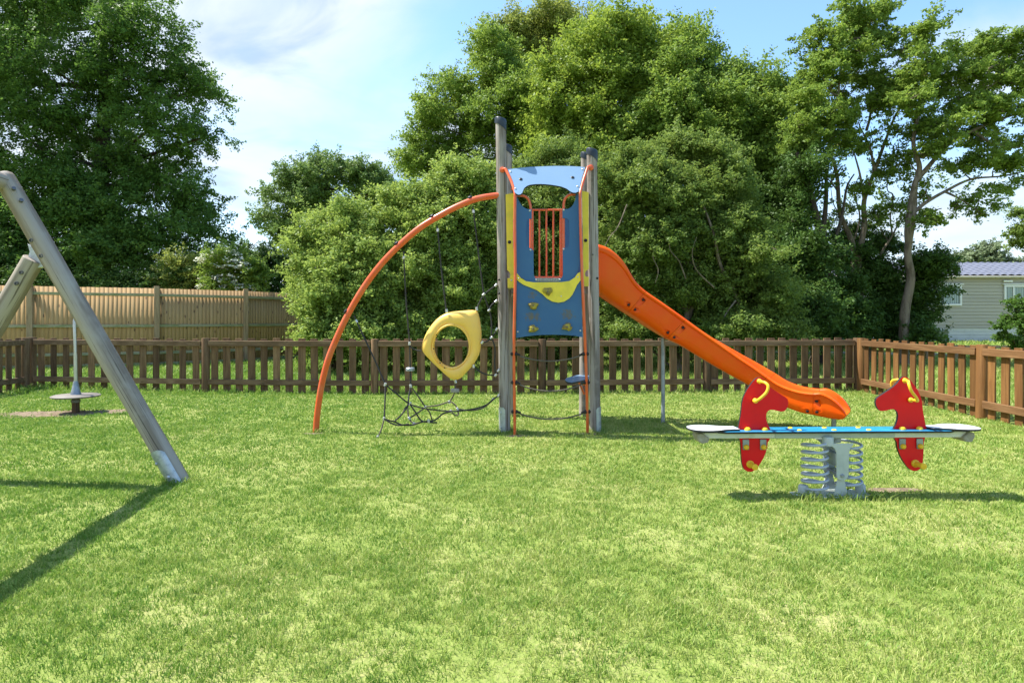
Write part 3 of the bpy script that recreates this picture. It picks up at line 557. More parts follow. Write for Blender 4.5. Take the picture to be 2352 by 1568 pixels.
def make_tree(name, label, cat, base, trunk, blobs, lm, n, leaf, clump, seed, bark='bark_dark', group=None, trunk_r=.2, lpc=34, flat=.7, inner=.45, twig=.010, blossoms=None, lobes=16, NS=2.1, LS=.58, twigs=True, limbs=True, br=.055, extra=(), nodead=False, crownname='crown'):
    """blobs: list of (centre Vector, radii (3)); trunk: list of Vectors, limbs run from trunk points to blob centres"""
    rg = np.random.default_rng(seed); root = empty(name, base, label, cat, group)
    C = np.array([list(b[0]) for b in blobs]); RR = np.array([list(b[1]) for b in blobs]); wt = (RR[:, 0] * RR[:, 2] + RR[:, 0] * RR[:, 1]); dens = np.array([b[2] if len(b) > 2 else 1. for b in blobs]); wt = wt * dens; wt /= wt.sum()
    # each mass is broken into leafy lobes; sprays of leaves sit on the lobes
    nlobe = lobes; LC = []; LR = []; LW = []; LB = []
    for b_ in range(len(C)):
        dd = rg.normal(size=(nlobe, 3)); dd /= np.linalg.norm(dd, axis=1)[:, None]; rr_ = (.25 + .68 * rg.random(nlobe) ** .6)
        LC.append(C[b_] + dd * rr_[:, None] * RR[b_]); q = (.17 + .25 * rg.random(nlobe)); LR.append(q[:, None] * RR[b_] ** .75 * np.mean(RR[b_]) ** .25); LW.append(wt[b_] * q ** 2); LB += [b_] * nlobe
    LC = np.concatenate(LC); LR = np.concatenate(LR); LW = np.concatenate(LW); LW /= LW.sum(); LB = np.array(LB)
    nc = max(8, n // lpc); lo_ = rg.choice(len(LC), nc, p=LW); bi = LB[lo_]
    d = rg.normal(size=(nc, 3)); d[:, 2] += .35; d /= np.linalg.norm(d, axis=1)[:, None]
    rad = (inner + (1 - inner) * rg.random(nc) ** .5) * (1 + .18 * rg.normal(size=nc)); wisp = rg.random(nc) < .06; rad = np.where(wisp, rad * 1.35, rad)
    cc_ = LC[lo_] + d * rad[:, None] * LR[lo_]
    cc_[:, 2] = np.maximum(cc_[:, 2], .15)
    C_l = LC; ltint = rg.random(len(LC))
    n = int(n * NS); leaf = leaf * LS
    li = rg.integers(0, nc, n)
    sd = d * .8 + rg.normal(size=(nc, 3)) * .55; sd[:, 2] = sd[:, 2] * flat + .08; sd /= np.linalg.norm(sd, axis=1)[:, None]
    sl_ = clump * (.8 + 1.5 * rg.random(nc)); tt = rg.random(n) ** .8
    off = sd[li] * ((tt - .25) * sl_[li] * 1.7)[:, None] + rg.normal(size=(n, 3)) * clump * np.array([.42, .42, .30]) * (1.25 - .7 * tt)[:, None]
    c = cc_[li] + off; c[:, 2] = np.maximum(c[:, 2], .05)
    v = leaves(c, n, leaf, d[li], rg)
    tint = np.clip(.22 * rg.random(nc)[li] + .28 * ltint[lo_][li] + .5 * rg.beta(2, 2.6, n), 0, 1)
    np_mesh(crownname, v.reshape(-1, 3), np.arange(n * 4), 4, lm, tint, root, loc=tuple(base))
    if blossoms:
        k = blossoms[0]; sel = rg.integers(0, nc, k); bd = d[sel] * np.array([1, .3, 1]) + np.array([0, -.9, .35]); bd /= np.linalg.norm(bd, axis=1)[:, None]; bc = C[bi[sel]] + bd * RR[bi[sel]] * (.85 + .3 * rg.random(k))[:, None]
        nb = 12; pos = np.repeat(bc, nb, 0) + rg.normal(size=(k * nb, 3)) * np.array([.07, .07, .02]); vv = leaves(pos, k * nb, .06, np.repeat(bd, nb, 0), rg, up=1.2, elong=1.)
        np_mesh('blossom', vv.reshape(-1, 3), np.arange(k * nb * 4), 4, L['flower'], rg.random(k * nb), root, loc=tuple(base))
    mb = MB()
    rr = random.Random(seed)
    if trunk:
        tp = smooth_path(trunk, 5); m_ = len(tp); mb.tube(tp, [trunk_r * (1.25 if i == 0 else 1) * (1 - .6 * i / m_) for i in range(m_)], 10)
        if limbs:
            tq = tp + [q_ for e_ in extra if not nodead for q_ in smooth_path(e_[0], 3)]
            for k, b in enumerate(blobs):
                bc = Vector(b[0]); s_ = min(tq, key=lambda q: (q - bc).length + .7 * max(0, q.z - bc.z + .8)); ds = (bc - s_).length
                mid = (s_ + bc) / 2 + Vector((rr.uniform(-.12, .12), rr.uniform(-.12, .12), -.08)) * ds
                q1 = (s_ + mid) / 2 + Vector((rr.uniform(-.06, .06), rr.uniform(-.06, .06), rr.uniform(-.05, .05))) * ds
                pth = smooth_path([s_, q1, mid, bc], 4); r0 = min(trunk_r * .6, br + .012 * ds); mb.tube(pth, [r0 * (1 - .75 * i / len(pth)) for i in range(len(pth))], 7)
    for pth, r0, r1 in extra:
        q = smooth_path(pth, 5); mb.tube(q, [r0 + (r1 - r0) * i / (len(q) - 1) for i in range(len(q))], 8)
    if twigs:
        sel = rg.permutation(nc)[:min(nc, 900)]
        for i in sel[::2]:
            a = Vector(C[bi[i]]).lerp(Vector(LC[lo_[i]]), .6); e = Vector(cc_[i]); m1 = a.lerp(e, .5) + Vector((rr.uniform(-.15, .15), rr.uniform(-.15, .15), rr.uniform(-.1, .15)))
            mb.tube([a, m1, e], [twig * 1.6, twig, twig * .4], 4, cap=False)
    if mb.v: mb.build('trunk' if trunk else 'branches', M[bark], root, loc=tuple(base), recalc=False)
    return root
def B(x, y, rx, ry, d, depth=None, dens=1.):
    k = d / F; return (P(x, y, d), (rx * k, (depth if depth else min(rx, ry) * k * 1.1), ry * k), dens)
def base_at(x, d): X = (x - 1176) / F * d; return Vector((X, d, float(ground_h(X, d))))

TG = 'trees beyond the fences'
# big oak, left
d = 25.
ob = base_at(225, d)
make_tree('oak_tree', 'huge dark green oak filling the left of the sky behind the close-board fence', 'tree', ob,
    [ob, P(228, 640, d), P(225, 520, d), P(235, 360, d + .3), P(240, 200, d + .3), P(230, 60, d)],
    [B(x, y, rx, ry, dd_, 2.2, de) for x, y, rx, ry, dd_, de in (
        (40, 20, 170, 90, 25.5, 1), (230, 10, 150, 80, 25, 1), (340, 80, 95, 70, 24.5, .9), (-60, 150, 160, 120, 25, 1), (120, 160, 150, 100, 24, .9), (270, 190, 120, 85, 24.6, .85), (400, 165, 75, 60, 25, .8), (455, 205, 55, 38, 25, .7),
        (40, 310, 150, 100, 24, 1), (200, 310, 130, 80, 25.8, 1), (350, 290, 110, 65, 24.4, .85), (460, 318, 62, 30, 25, .6), (-80, 420, 160, 120, 25, 1.2), (90, 440, 150, 90, 24, 1.2), (250, 420, 130, 80, 24.6, 1.1), (370, 400, 85, 55, 25.5, .9),
        (440, 465, 65, 48, 24.6, .9), (340, 500, 110, 60, 24, 1.2), (180, 530, 140, 75, 23.6, 1.3), (20, 560, 150, 80, 23.6, 1.3), (470, 540, 60, 32, 24.4, .7), (380, 580, 100, 50, 23.6, 1.2), (240, 600, 120, 50, 23.4, 1.3), (80, 625, 130, 45, 23.2, 1.3), (-100, 590, 120, 80, 23.6, 1))],
    L['oak'], 165000, .115, .32, 21, group=TG, trunk_r=.42, lpc=34, inner=.3, flat=1.1, lobes=20, br=.075)
# mid-distance tree
d = 38.; ob = base_at(770, d)
make_tree('oak_tree', 'rounded blue-green tree rising behind the yellowish hawthorn, left of the tower', 'tree', ob, [ob, P(765, 600, d), P(755, 500, d), P(750, 430, d)],
    [B(x, y, rx, ry, d, 2.4) for x, y, rx, ry in ((745, 395, 62, 38), (655, 430, 58, 45), (815, 410, 70, 48), (700, 460, 70, 50), (640, 490, 48, 40), (845, 450, 50, 40), (770, 480, 80, 50), (880, 430, 35, 25), (660, 530, 45, 35))],
    L['far'], 34000, .15, .36, 22, group=TG, trunk_r=.4, br=.12, lpc=34, inner=.3, flat=.9, lobes=13)
# hawthorn bushes left of the tower
d = 16.8; ob = base_at(760, d)
make_tree('hawthorn_bush', 'broad yellow-green hawthorn thicket behind the picket fence, left of the orange arch', 'bush', ob, [ob, P(765, 760, d), P(770, 660, d), P(780, 590, d)],
    [B(x, y, rx, ry, dd_, 1.0) for x, y, rx, ry, dd_ in ((755, 535, 70, 50, 17.2), (830, 520, 75, 52, 17), (722, 590, 50, 48, 17), (785, 610, 85, 70, 16.4), (870, 600, 85, 70, 16.6), (712, 665, 42, 45, 16.8), (760, 700, 75, 60, 16), (850, 700, 85, 70, 16.2), (738, 770, 55, 42, 16), (800, 785, 80, 45, 15.7), (890, 780, 80, 45, 16))],
    L['haw'], 95000, .075, .21, 23, group=TG, trunk_r=.12, lpc=36, inner=.4, twig=.006, br=.03)
d = 17.; ob = base_at(1010, d)
make_tree('hawthorn_bush', 'tall pale green hawthorn thicket directly behind the orange arch and yellow ring', 'bush', ob, [ob, P(1010, 740, d), P(1015, 600, d), P(1020, 520, d)],
    [B(x, y, rx, ry, dd_, 1.0) for x, y, rx, ry, dd_ in ((935, 470, 62, 48, 17.4), (1010, 440, 68, 50, 17.6), (1085, 430, 60, 55, 17.6), (950, 550, 80, 62, 16.8), (1040, 530, 85, 70, 16.8), (1120, 540, 70, 80, 17), (960, 660, 85, 75, 16.4), (1060, 650, 90, 80, 16.5), (1140, 670, 70, 80, 16.8), (960, 770, 85, 50, 16.2), (1060, 775, 85, 48, 16.2), (1150, 770, 60, 48, 16.5))],
    L['haw'], 95000, .075, .21, 24, group=TG, trunk_r=.14, lpc=36, inner=.4, twig=.006, br=.03)
# thicket behind the tower
d = 18.; ob = base_at(1260, d)
make_tree('hawthorn_bush', 'green hawthorn thicket seen through the frame of the climbing tower', 'bush', ob, [ob, P(1262, 740, d), P(1262, 600, d), P(1270, 480, d)],
    [B(x, y, rx, ry, dd_, 1.0) for x, y, rx, ry, dd_ in ((1240, 400, 70, 50, 19), (1320, 390, 75, 55, 19), (1215, 470, 60, 60, 18.2), (1290, 480, 75, 65, 18), (1370, 470, 65, 65, 18.4), (1230, 580, 75, 70, 17.6), (1320, 590, 80, 75, 17.6), (1220, 700, 70, 70, 17.4), (1310, 710, 80, 70, 17.2), (1260, 780, 80, 40, 17), (1360, 770, 70, 45, 17))],
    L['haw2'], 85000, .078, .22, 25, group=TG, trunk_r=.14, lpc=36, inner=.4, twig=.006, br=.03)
# tall bright oak, left of the tower top
d = 27.; ob = base_at(1235, d)
make_tree('oak_tree', 'tall bright green oak with visible limbs above and left of the tower', 'tree', ob, [ob, P(1232, 600, d), P(1222, 470, d), P(1212, 380, d), P(1185, 270, d), P(1160, 190, d)],
    [B(x, y, rx, ry, dd_, 1.7, de) for x, y, rx, ry, dd_, de in ((1130, 130, 70, 50, 27.5, .9), (1180, 190, 90, 60, 26.6, .9), (1080, 200, 70, 50, 27, .9), (1020, 235, 55, 42, 27, .8), (1110, 270, 90, 50, 26.4, .8), (1000, 290, 50, 36, 27, .8), (1200, 290, 80, 50, 27.4, .8), (965, 335, 42, 32, 27, .8), (1040, 340, 65, 38, 27, .6), (955, 385, 42, 30, 27, .8), (1020, 395, 60, 30, 27.4, .8), (1130, 350, 60, 35, 27.5, .45), (1110, 400, 60, 32, 27.6, .8), (1200, 240, 70, 50, 26, .8), (1240, 330, 45, 50, 26.5, .8))],
    L['ash'], 74000, .105, .29, 26, group=TG, trunk_r=.28, lpc=34, inner=.3, flat=.9, lobes=13, br=.05)
d = 30.; ob = base_at(1265, d)
make_tree('oak_tree', 'olive-tinted treetop showing above the bright oak at the upper centre', 'tree', ob, [ob, P(1262, 400, d), P(1255, 200, d), P(1250, 120, d)],
    [B(x, y, rx, ry, d, 1.7) for x, y, rx, ry in ((1240, 55, 48, 32), (1185, 92, 45, 34), (1290, 72, 52, 38), (1225, 115, 70, 48), (1335, 75, 45, 32), (1120, 105, 28, 20), (1300, 140, 60, 50), (1170, 150, 60, 40))],
    L['olive'], 36000, .11, .36, 27, group=TG, trunk_r=.25, lpc=32, inner=.3)
# sycamores, centre
d = 24.5; ob = base_at(1400, d)
make_tree('sycamore_tree', 'dense golden-green sycamore above the top of the tower, right of centre', 'tree', ob, [ob, P(1400, 500, d), P(1395, 300, d), P(1400, 180, d)],
    [B(x, y, rx, ry, dd_, 1.5) for x, y, rx, ry, dd_ in ((1400, 85, 55, 42, 24.5), (1350, 130, 65, 50, 24.2), (1440, 110, 55, 48, 24.6), (1480, 75, 26, 38, 25), (1300, 200, 62, 50, 24), (1390, 190, 75, 55, 23.8), (1470, 180, 55, 55, 24.4), (1270, 280, 55, 45, 24), (1340, 280, 70, 50, 23.6), (1430, 280, 75, 55, 23.6), (1290, 350, 70, 40, 23.4), (1370, 350, 80, 45, 23.2), (1450, 340, 70, 50, 23.6))],
    L['syc'], 75000, .115, .36, 28, group=TG, trunk_r=.3, lpc=36, inner=.45)
d = 23.; ob = base_at(1640, d)
make_tree('sycamore_tree', 'wide layered sycamore behind the slide, highest in a dark upright top', 'tree', ob, [ob, P(1640, 560, d), P(1630, 400, d), P(1610, 250, d), P(1580, 150, d)],
    [B(x, y, rx, ry, dd_, 1.5) for x, y, rx, ry, dd_ in ((1575, 100, 36, 48, 24), (1590, 160, 55, 50, 23.8), (1530, 190, 50, 50, 23), (1655, 190, 56, 44, 23), (1725, 205, 52, 38, 23), (1788, 232, 34, 30, 23), (1560, 250, 75, 50, 22.4), (1660, 255, 70, 45, 22.2), (1745, 280, 66, 46, 22.6), (1500, 290, 60, 48, 22.4), (1600, 330, 85, 48, 22), (1710, 340, 75, 50, 21.8), (1790, 330, 42, 45, 22.6), (1760, 420, 60, 50, 22), (1800, 500, 45, 55, 22.4), (1680, 400, 75, 50, 22), (1815, 590, 45, 55, 22.2), (1760, 560, 55, 70, 22.6))],
    L['syc2'], 95000, .115, .36, 29, group=TG, trunk_r=.3, lpc=36, inner=.45)
# hawthorn right of the tower
d = 16.; ob = base_at(1560, d)
dead = [([P(1705, 740, 15.8), P(1690, 680, 15.5), P(1655, 610, 15.3), P(1640, 540, 15.2), P(1615, 470, 15.3)], .07, .02),
        ([P(1575, 640, 15.), P(1560, 600, 14.9), P(1540, 575, 14.9), P(1535, 540, 14.9)], .018, .006),
        ([P(1510, 560, 14.9), P(1500, 590, 14.8), P(1512, 620, 14.8), P(1505, 650, 14.8)], .016, .006),
        ([P(1440, 470, 14.9), P(1420, 520, 14.8), P(1400, 545, 14.8), P(1385, 575, 14.8)], .018, .006),
        ([P(1690, 690, 15.), P(1668, 720, 14.9), P(1648, 760, 14.9)], .02, .008),
        ([P(1640, 660, 15.), P(1600, 620, 14.9), P(1590, 580, 14.8), P(1600, 545, 14.8)], .02, .006)]
make_tree('hawthorn_bush', 'big spreading hawthorn with bare crooked twigs, just above the orange slide', 'bush', ob, [ob, P(1570, 760, d), P(1600, 640, d), P(1590, 480, d), P(1580, 420, d)],
    [B(x, y, rx, ry, dd_, .95, de) for x, y, rx, ry, dd_, de in ((1455, 385, 62, 45, 16.6, 1), (1540, 355, 65, 42, 16.8, 1), (1620, 360, 65, 45, 16.6, 1), (1410, 440, 50, 55, 16.2, 1), (1490, 450, 80, 60, 16, 1), (1590, 440, 85, 60, 16, 1), (1680, 430, 52, 52, 16.3, 1), (1420, 550, 60, 65, 15.8, .9), (1510, 550, 80, 65, 15.6, .9), (1610, 540, 85, 65, 15.8, .9), (1700, 530, 55, 60, 16, 1), (1430, 660, 65, 60, 16, .8), (1520, 660, 75, 60, 15.8, .7), (1620, 650, 80, 60, 15.8, .8), (1720, 640, 65, 60, 15.6, 1), (1770, 690, 55, 50, 15.4, 1), (1440, 770, 80, 45, 16, 1), (1560, 775, 85, 45, 16, .9), (1680, 765, 80, 50, 15.4, 1), (1790, 765, 65, 42, 15.4, 1), (1740, 590, 35, 30, 15.2, .7))],
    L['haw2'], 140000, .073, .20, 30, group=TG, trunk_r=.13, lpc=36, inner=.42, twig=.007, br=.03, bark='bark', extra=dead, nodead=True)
# ivy-clad tree right of the slide
d = 18.5; ob = base_at(1875, d)
stems = [([P(1905, 720, d), P(1895, 620, d), P(1885, 540, d), P(1868, 470, d), P(1850, 400, d), P(1830, 350, d)], .17, .05),
         ([P(1890, 600, d), P(1893, 520, d), P(1898, 440, d), P(1896, 380, d)], .10, .04),
         ([P(1892, 610, d + .2), P(1915, 560, d), P(1935, 490, d), P(1945, 430, d), P(1962, 400, d)], .07, .02),
         ([P(1868, 470, d), P(1885, 450, d), P(1915, 410, d), P(1935, 380, d)], .04, .015)]
make_tree('ash_tree', 'slender dark multi-stemmed tree with bare forks between the slide and the tall maples', 'tree', ob, [ob, P(1890, 760, d), P(1880, 690, d), P(1893, 600, d)],
    [B(x, y, rx, ry, dd_, 1.0, de) for x, y, rx, ry, dd_, de in ((1855, 385, 48, 36, 18.5, .8), (1830, 440, 32, 40, 18.8, .8), (1835, 590, 42, 48, 18.2, 1), (1870, 650, 48, 40, 17.8, .9), (1840, 700, 52, 45, 17.5, 1.2), (1885, 745, 45, 40, 17.4, 1.1), (1905, 590, 30, 25, 18.2, .5), (1825, 520, 30, 40, 18.8, .8))],
    L['under'], 32000, .085, .26, 31, group=TG, trunk_r=.24, lpc=34, inner=.35, limbs=True, extra=stems, br=.02)
# tall maple with twin stems
d = 19.5; ob = base_at(1985, d)
stems = [([P(1985, 720, d), P(1962, 640, d), P(1958, 560, d), P(1930, 490, d), P(1922, 400, d), P(1905, 330, d), P(1925, 220, d), P(1935, 110, d)], .11, .02),
         ([P(1975, 680, d), P(1972, 600, d), P(1985, 520, d), P(1985, 460, d), P(2010, 390, d), P(2035, 320, d), P(2060, 260, d), P(2095, 220, d)], .11, .02),
         ([P(1986, 470, d), P(1975, 400, d), P(1958, 340, d)], .05, .015), ([P(2008, 390, d), P(1998, 340, d), P(1975, 290, d)], .05, .015),
         ([P(2010, 640, d), P(2020, 590, d), P(2050, 540, d), P(2070, 500, d)], .05, .02), ([P(2050, 540, d), P(2045, 500, d), P(2052, 460, d)], .03, .01),
         ([P(1990, 300, d), P(2000, 250, d), P(1990, 150, d)], .05, .02),
         ([P(1925, 440, d), P(1900, 410, d), P(1870, 395, d)], .03, .008), ([P(1958, 560, d), P(1975, 500, d), P(1962, 440, d), P(1975, 400, d)], .035, .01), ([P(2012, 385, d), P(2040, 370, d), P(2060, 340, d)], .03, .01), ([P(1935, 500, d), P(1915, 470, d), P(1908, 430, d)], .025, .008)]
make_tree('maple_tree', 'tall airy maple with two pale stems and bare lower branches, highest on the right', 'tree', ob, [ob, P(1988, 760, d), P(1982, 700, d)],
    [B(x, y, rx, ry, dd_, 1.1, de) for x, y, rx, ry, dd_, de in ((1935, 45, 36, 42, 19.5, .9), (1995, 55, 42, 40, 19.8, .8), (2015, 25, 22, 22, 19.5, .6), (1868, 90, 36, 26, 19.2, .7), (1925, 115, 62, 38, 19, .9), (2000, 120, 48, 36, 19.8, .8), (1880, 165, 50, 32, 19, .9), (1945, 190, 60, 34, 19.8, .8), (1850, 235, 40, 28, 19, .9), (1900, 270, 58, 32, 18.8, .9), (2020, 200, 60, 40, 19.4, .9), (1975, 265, 50, 30, 19.6, .6), (2060, 235, 58, 38, 19, .9), (1870, 325, 48, 30, 18.8, .8), (1945, 335, 40, 26, 19.4, .5), (2000, 320, 34, 22, 19.6, .4), (1830, 300, 30, 30, 19, .7), (1905, 400, 34, 22, 19.2, .35), (1962, 440, 30, 22, 19.6, .28), (2040, 400, 36, 24, 19.4, .32), (2062, 460, 26, 26, 19.4, .28), (1935, 490, 26, 20, 19.6, .28), (2015, 510, 34, 22, 19.8, .35))],
    L['syc2'], 38000, .088, .18, 32, group=TG, trunk_r=.17, lpc=32, inner=.25, extra=stems, bark='bark', flat=.5, br=.02, lobes=11)
d = 18.; ob = base_at(2075, d)
stems = [([P(2088, 560, d), P(2086, 520, d), P(2100, 430, d), P(2112, 385, d), P(2098, 330, d), P(2110, 260, d), P(2130, 180, d)], .11, .03),
         ([P(2105, 415, d), P(2135, 380, d), P(2175, 335, d), P(2235, 300, d), P(2310, 270, d), P(2380, 250, d)], .075, .02),
         ([P(2088, 500, d), P(2120, 470, d), P(2170, 440, d), P(2230, 412, d), P(2300, 405, d), P(2350, 395, d)], .06, .015),
         ([P(2115, 360, d), P(2150, 345, d), P(2180, 320, d), P(2240, 240, d), P(2270, 160, d)], .07, .02),
         ([P(2235, 300, d), P(2280, 330, d), P(2340, 340, d)], .05, .015), ([P(2170, 440, d), P(2210, 460, d), P(2250, 490, d)], .04, .01)]
make_tree('maple_tree', 'leaning grey-trunked maple reaching over the caravan at the right edge', 'tree', ob, [ob, P(2078, 720, d), P(2092, 640, d), P(2085, 580, d), P(2097, 500, d), P(2102, 430, d)],
    [B(x, y, rx, ry, dd_, 1.1, de) for x, y, rx, ry, dd_, de in ((2090, 95, 44, 32, 18.4, .9), (2120, 65, 24, 18, 18.4, .6), (2110, 160, 60, 40, 18, .9), (2170, 130, 42, 34, 18.6, .6), (2190, 190, 60, 40, 18.4, .9), (2105, 235, 50, 32, 17.6, .9), (2270, 120, 55, 36, 18.6, .9), (2340, 110, 58, 38, 18.4, .9), (2300, 180, 62, 36, 18, .8), (2370, 190, 55, 40, 18, .9), (2230, 235, 60, 32, 17.8, .8), (2320, 255, 62, 32, 17.6, .8), (2170, 285, 50, 30, 17.6, .8), (2100, 300, 45, 28, 18.2, .7), (2260, 310, 62, 28, 18.2, .7), (2350, 325, 55, 28, 18, .8), (2150, 345, 48, 24, 17.8, .6), (2290, 375, 70, 22, 17.8, .7), (2210, 380, 50, 20, 18.2, .4), (2340, 415, 50, 18, 18, .5), (2080, 360, 36, 26, 18.6, .5), (2250, 455, 45, 14, 18, .35), (2190, 470, 36, 16, 18.2, .3), (2260, 490, 26, 12, 18, .25), (2130, 430, 30, 24, 18, .3), (2120, 510, 40, 26, 17.8, .5))],
    L['syc2'], 37000, .088, .17, 33, group=TG, trunk_r=.15, lpc=32, inner=.25, extra=stems, bark='bark', flat=.5, br=.02, lobes=11)
# ivy and elder around the feet of the maples
d = 17.6; ob = base_at(2030, d)
make_tree('ivy_thicket', 'dark leafy thicket wrapped round the feet of the maple trunks, right of the slide', 'bush', ob, None,
    [B(x, y, rx, ry, dd_, .8, de) for x, y, rx, ry, dd_, de in ((1950, 545, 30, 24, 20.3, .5), (2025, 560, 34, 24, 20.2, .6), (1955, 600, 42, 32, 20, .9), (1935, 665, 40, 40, 19.2, 1), (2020, 630, 40, 38, 19.6, 1.1), (2045, 680, 30, 40, 19.4, 1.1), (2120, 600, 36, 24, 18.8, .8), (2120, 655, 34, 38, 19, 1), (2158, 612, 20, 11, 18.4, .5), (1950, 735, 44, 44, 18.6, 1.2), (2025, 730, 42, 48, 19.2, 1.2), (2100, 725, 34, 44, 19.2, 1.1), (2112, 770, 26, 16, 18, 1), (2065, 775, 30, 18, 19, 1), (1895, 765, 36, 20, 18, .8))],
    L['under'], 62000, .082, .2, 34, group=TG, trunk_r=.1, lpc=34, inner=.4, br=.03)
# small things on the right
d = 14.5; ob = base_at(2350, d)
make_tree('young_tree', 'small upright sapling with arching twigs in front of the caravan at the right edge', 'tree', ob, [ob, P(2352, 780, d), P(2352, 700, d)],
    [B(x, y, rx, ry, d, .4) for x, y, rx, ry in ((2350, 700, 16, 18), (2340, 735, 18, 14), (2368, 745, 26, 40), (2318, 772, 12, 9), (2345, 785, 20, 16), (2305, 750, 9, 4), (2322, 702, 5, 12))],
    L['oak'], 6500, .055, .08, 35, group=TG, trunk_r=.03, lpc=26, inner=.2, twig=.005, br=.01)
d = 15.; ob = base_at(2420, d)
make_tree('young_tree', 'thin branch tips of a tree hanging in at the right edge above the caravan', 'tree', ob, [ob, P(2425, 650, d), P(2420, 500, d)],
    [B(x, y, rx, ry, d, .4) for x, y, rx, ry in ((2345, 490, 14, 10), (2340, 530, 18, 14), (2362, 545, 26, 26), (2400, 520, 40, 60))],
    L['haw2'], 5000, .06, .12, 36, group=TG, trunk_r=.04, lpc=26, inner=.2, twig=.005, br=.01)
d = 62.; ob = base_at(2262, d)
make_tree('pine_tree', 'pale distant pine standing above the caravan roof', 'tree', ob, [ob, P(2262, 640, d), P(2262, 575, d)],
    [B(x, y, rx, ry, d, 1.5) for x, y, rx, ry in ((2262, 570, 26, 12), (2240, 590, 24, 12), (2285, 592, 28, 13), (2262, 605, 50, 16), (2215, 605, 28, 14), (2320, 612, 30, 9))],
    L['pine'], 9000, .26, .4, 37, group=TG, trunk_r=.3, lpc=26, br=.1)
d = 70.; ob = base_at(2330, d)
make_tree('hedge', 'pale distant hedge line above the caravan roof at the right edge', 'hedge', ob, None,
    [B(x, 655, 60, 40, d, 3.) for x in range(2060, 2460, 50)], L['pine'], 22000, .3, .5, 38, group=None, lpc=26, twigs=False)
d = 45.; ob = base_at(1900, d)
make_tree('hedge', 'distant hedge glimpsed low between the trunks behind the caravan', 'hedge', ob, None,
    [B(x, 690, 70, 52, d, 3.) for x in range(1560, 2160, 60)], L['far'], 30000, .2, .5, 39, lpc=26, twigs=False)
# dark understorey added to block the sky showing through the hawthorns
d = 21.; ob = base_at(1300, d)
make_tree('sky_block_thicket', 'added dark thicket blocking the sky behind the hawthorns and the tower', 'bush', ob, None,
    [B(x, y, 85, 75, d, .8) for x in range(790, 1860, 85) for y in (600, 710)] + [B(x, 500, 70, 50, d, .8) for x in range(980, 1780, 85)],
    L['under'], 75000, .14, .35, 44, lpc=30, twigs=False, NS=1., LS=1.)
# shrubs behind the close-board fence
d = 21.5; ob = base_at(60, d)
make_tree('laurel_hedge', 'dark hedge just above the left part of the close-board fence', 'hedge', ob, None,
    [B(x, y, 60, 34, d + q, .9) for x, y, q in ((-60, 640, 0), (20, 650, .4), (100, 655, 0), (180, 660, .3), (250, 655, 0), (310, 650, .5), (380, 640, 0.2), (330, 690, 0), (200, 700, 0), (60, 700, 0), (420, 660, .5))],
    L['under'], 34000, .085, .24, 40, lpc=32, twigs=False)
d = 22.; ob = base_at(470, d)
make_tree('dogwood_bush', 'yellow-green bush with russet tips above the close-board fence, under the oak', 'bush', ob, [ob, P(470, 700, d), P(465, 650, d)],
    [B(x, y, rx, ry, d, .9) for x, y, rx, ry in ((430, 620, 42, 40), (465, 640, 34, 28), (400, 650, 40, 28), (450, 680, 50, 30))],
    L['olive'], 10000, .085, .22, 41, trunk_r=.08, lpc=30)
d = 21.4; ob = base_at(525, d)
make_tree('elder_bush', 'elder bush covered in cream blossom above the close-board fence', 'bush', ob, [ob, P(525, 700, d), P(520, 650, d)],
    [B(x, y, rx, ry, d, .9) for x, y, rx, ry in ((505, 610, 36, 30), (535, 600, 40, 28), (560, 630, 40, 34), (510, 655, 40, 28), (560, 680, 50, 30))],
    L['ash'], 14000, .085, .2, 42, trunk_r=.08, lpc=30, blossoms=(220,))
d = 27.; ob = base_at(620, d)
make_tree('dark_bush', 'dark grey-green bush between the blossoming elder and the hawthorn', 'bush', ob, [ob, P(620, 700, d), P(615, 630, d)],
    [B(x, y, rx, ry, d, 1.2) for x, y, rx, ry in ((600, 610, 40, 28), (630, 590, 34, 24), (650, 630, 50, 40), (590, 650, 50, 36), (640, 690, 60, 40), (565, 592, 30, 20))],
    L['under'], 17000, .10, .25, 43, trunk_r=.08, lpc=30)

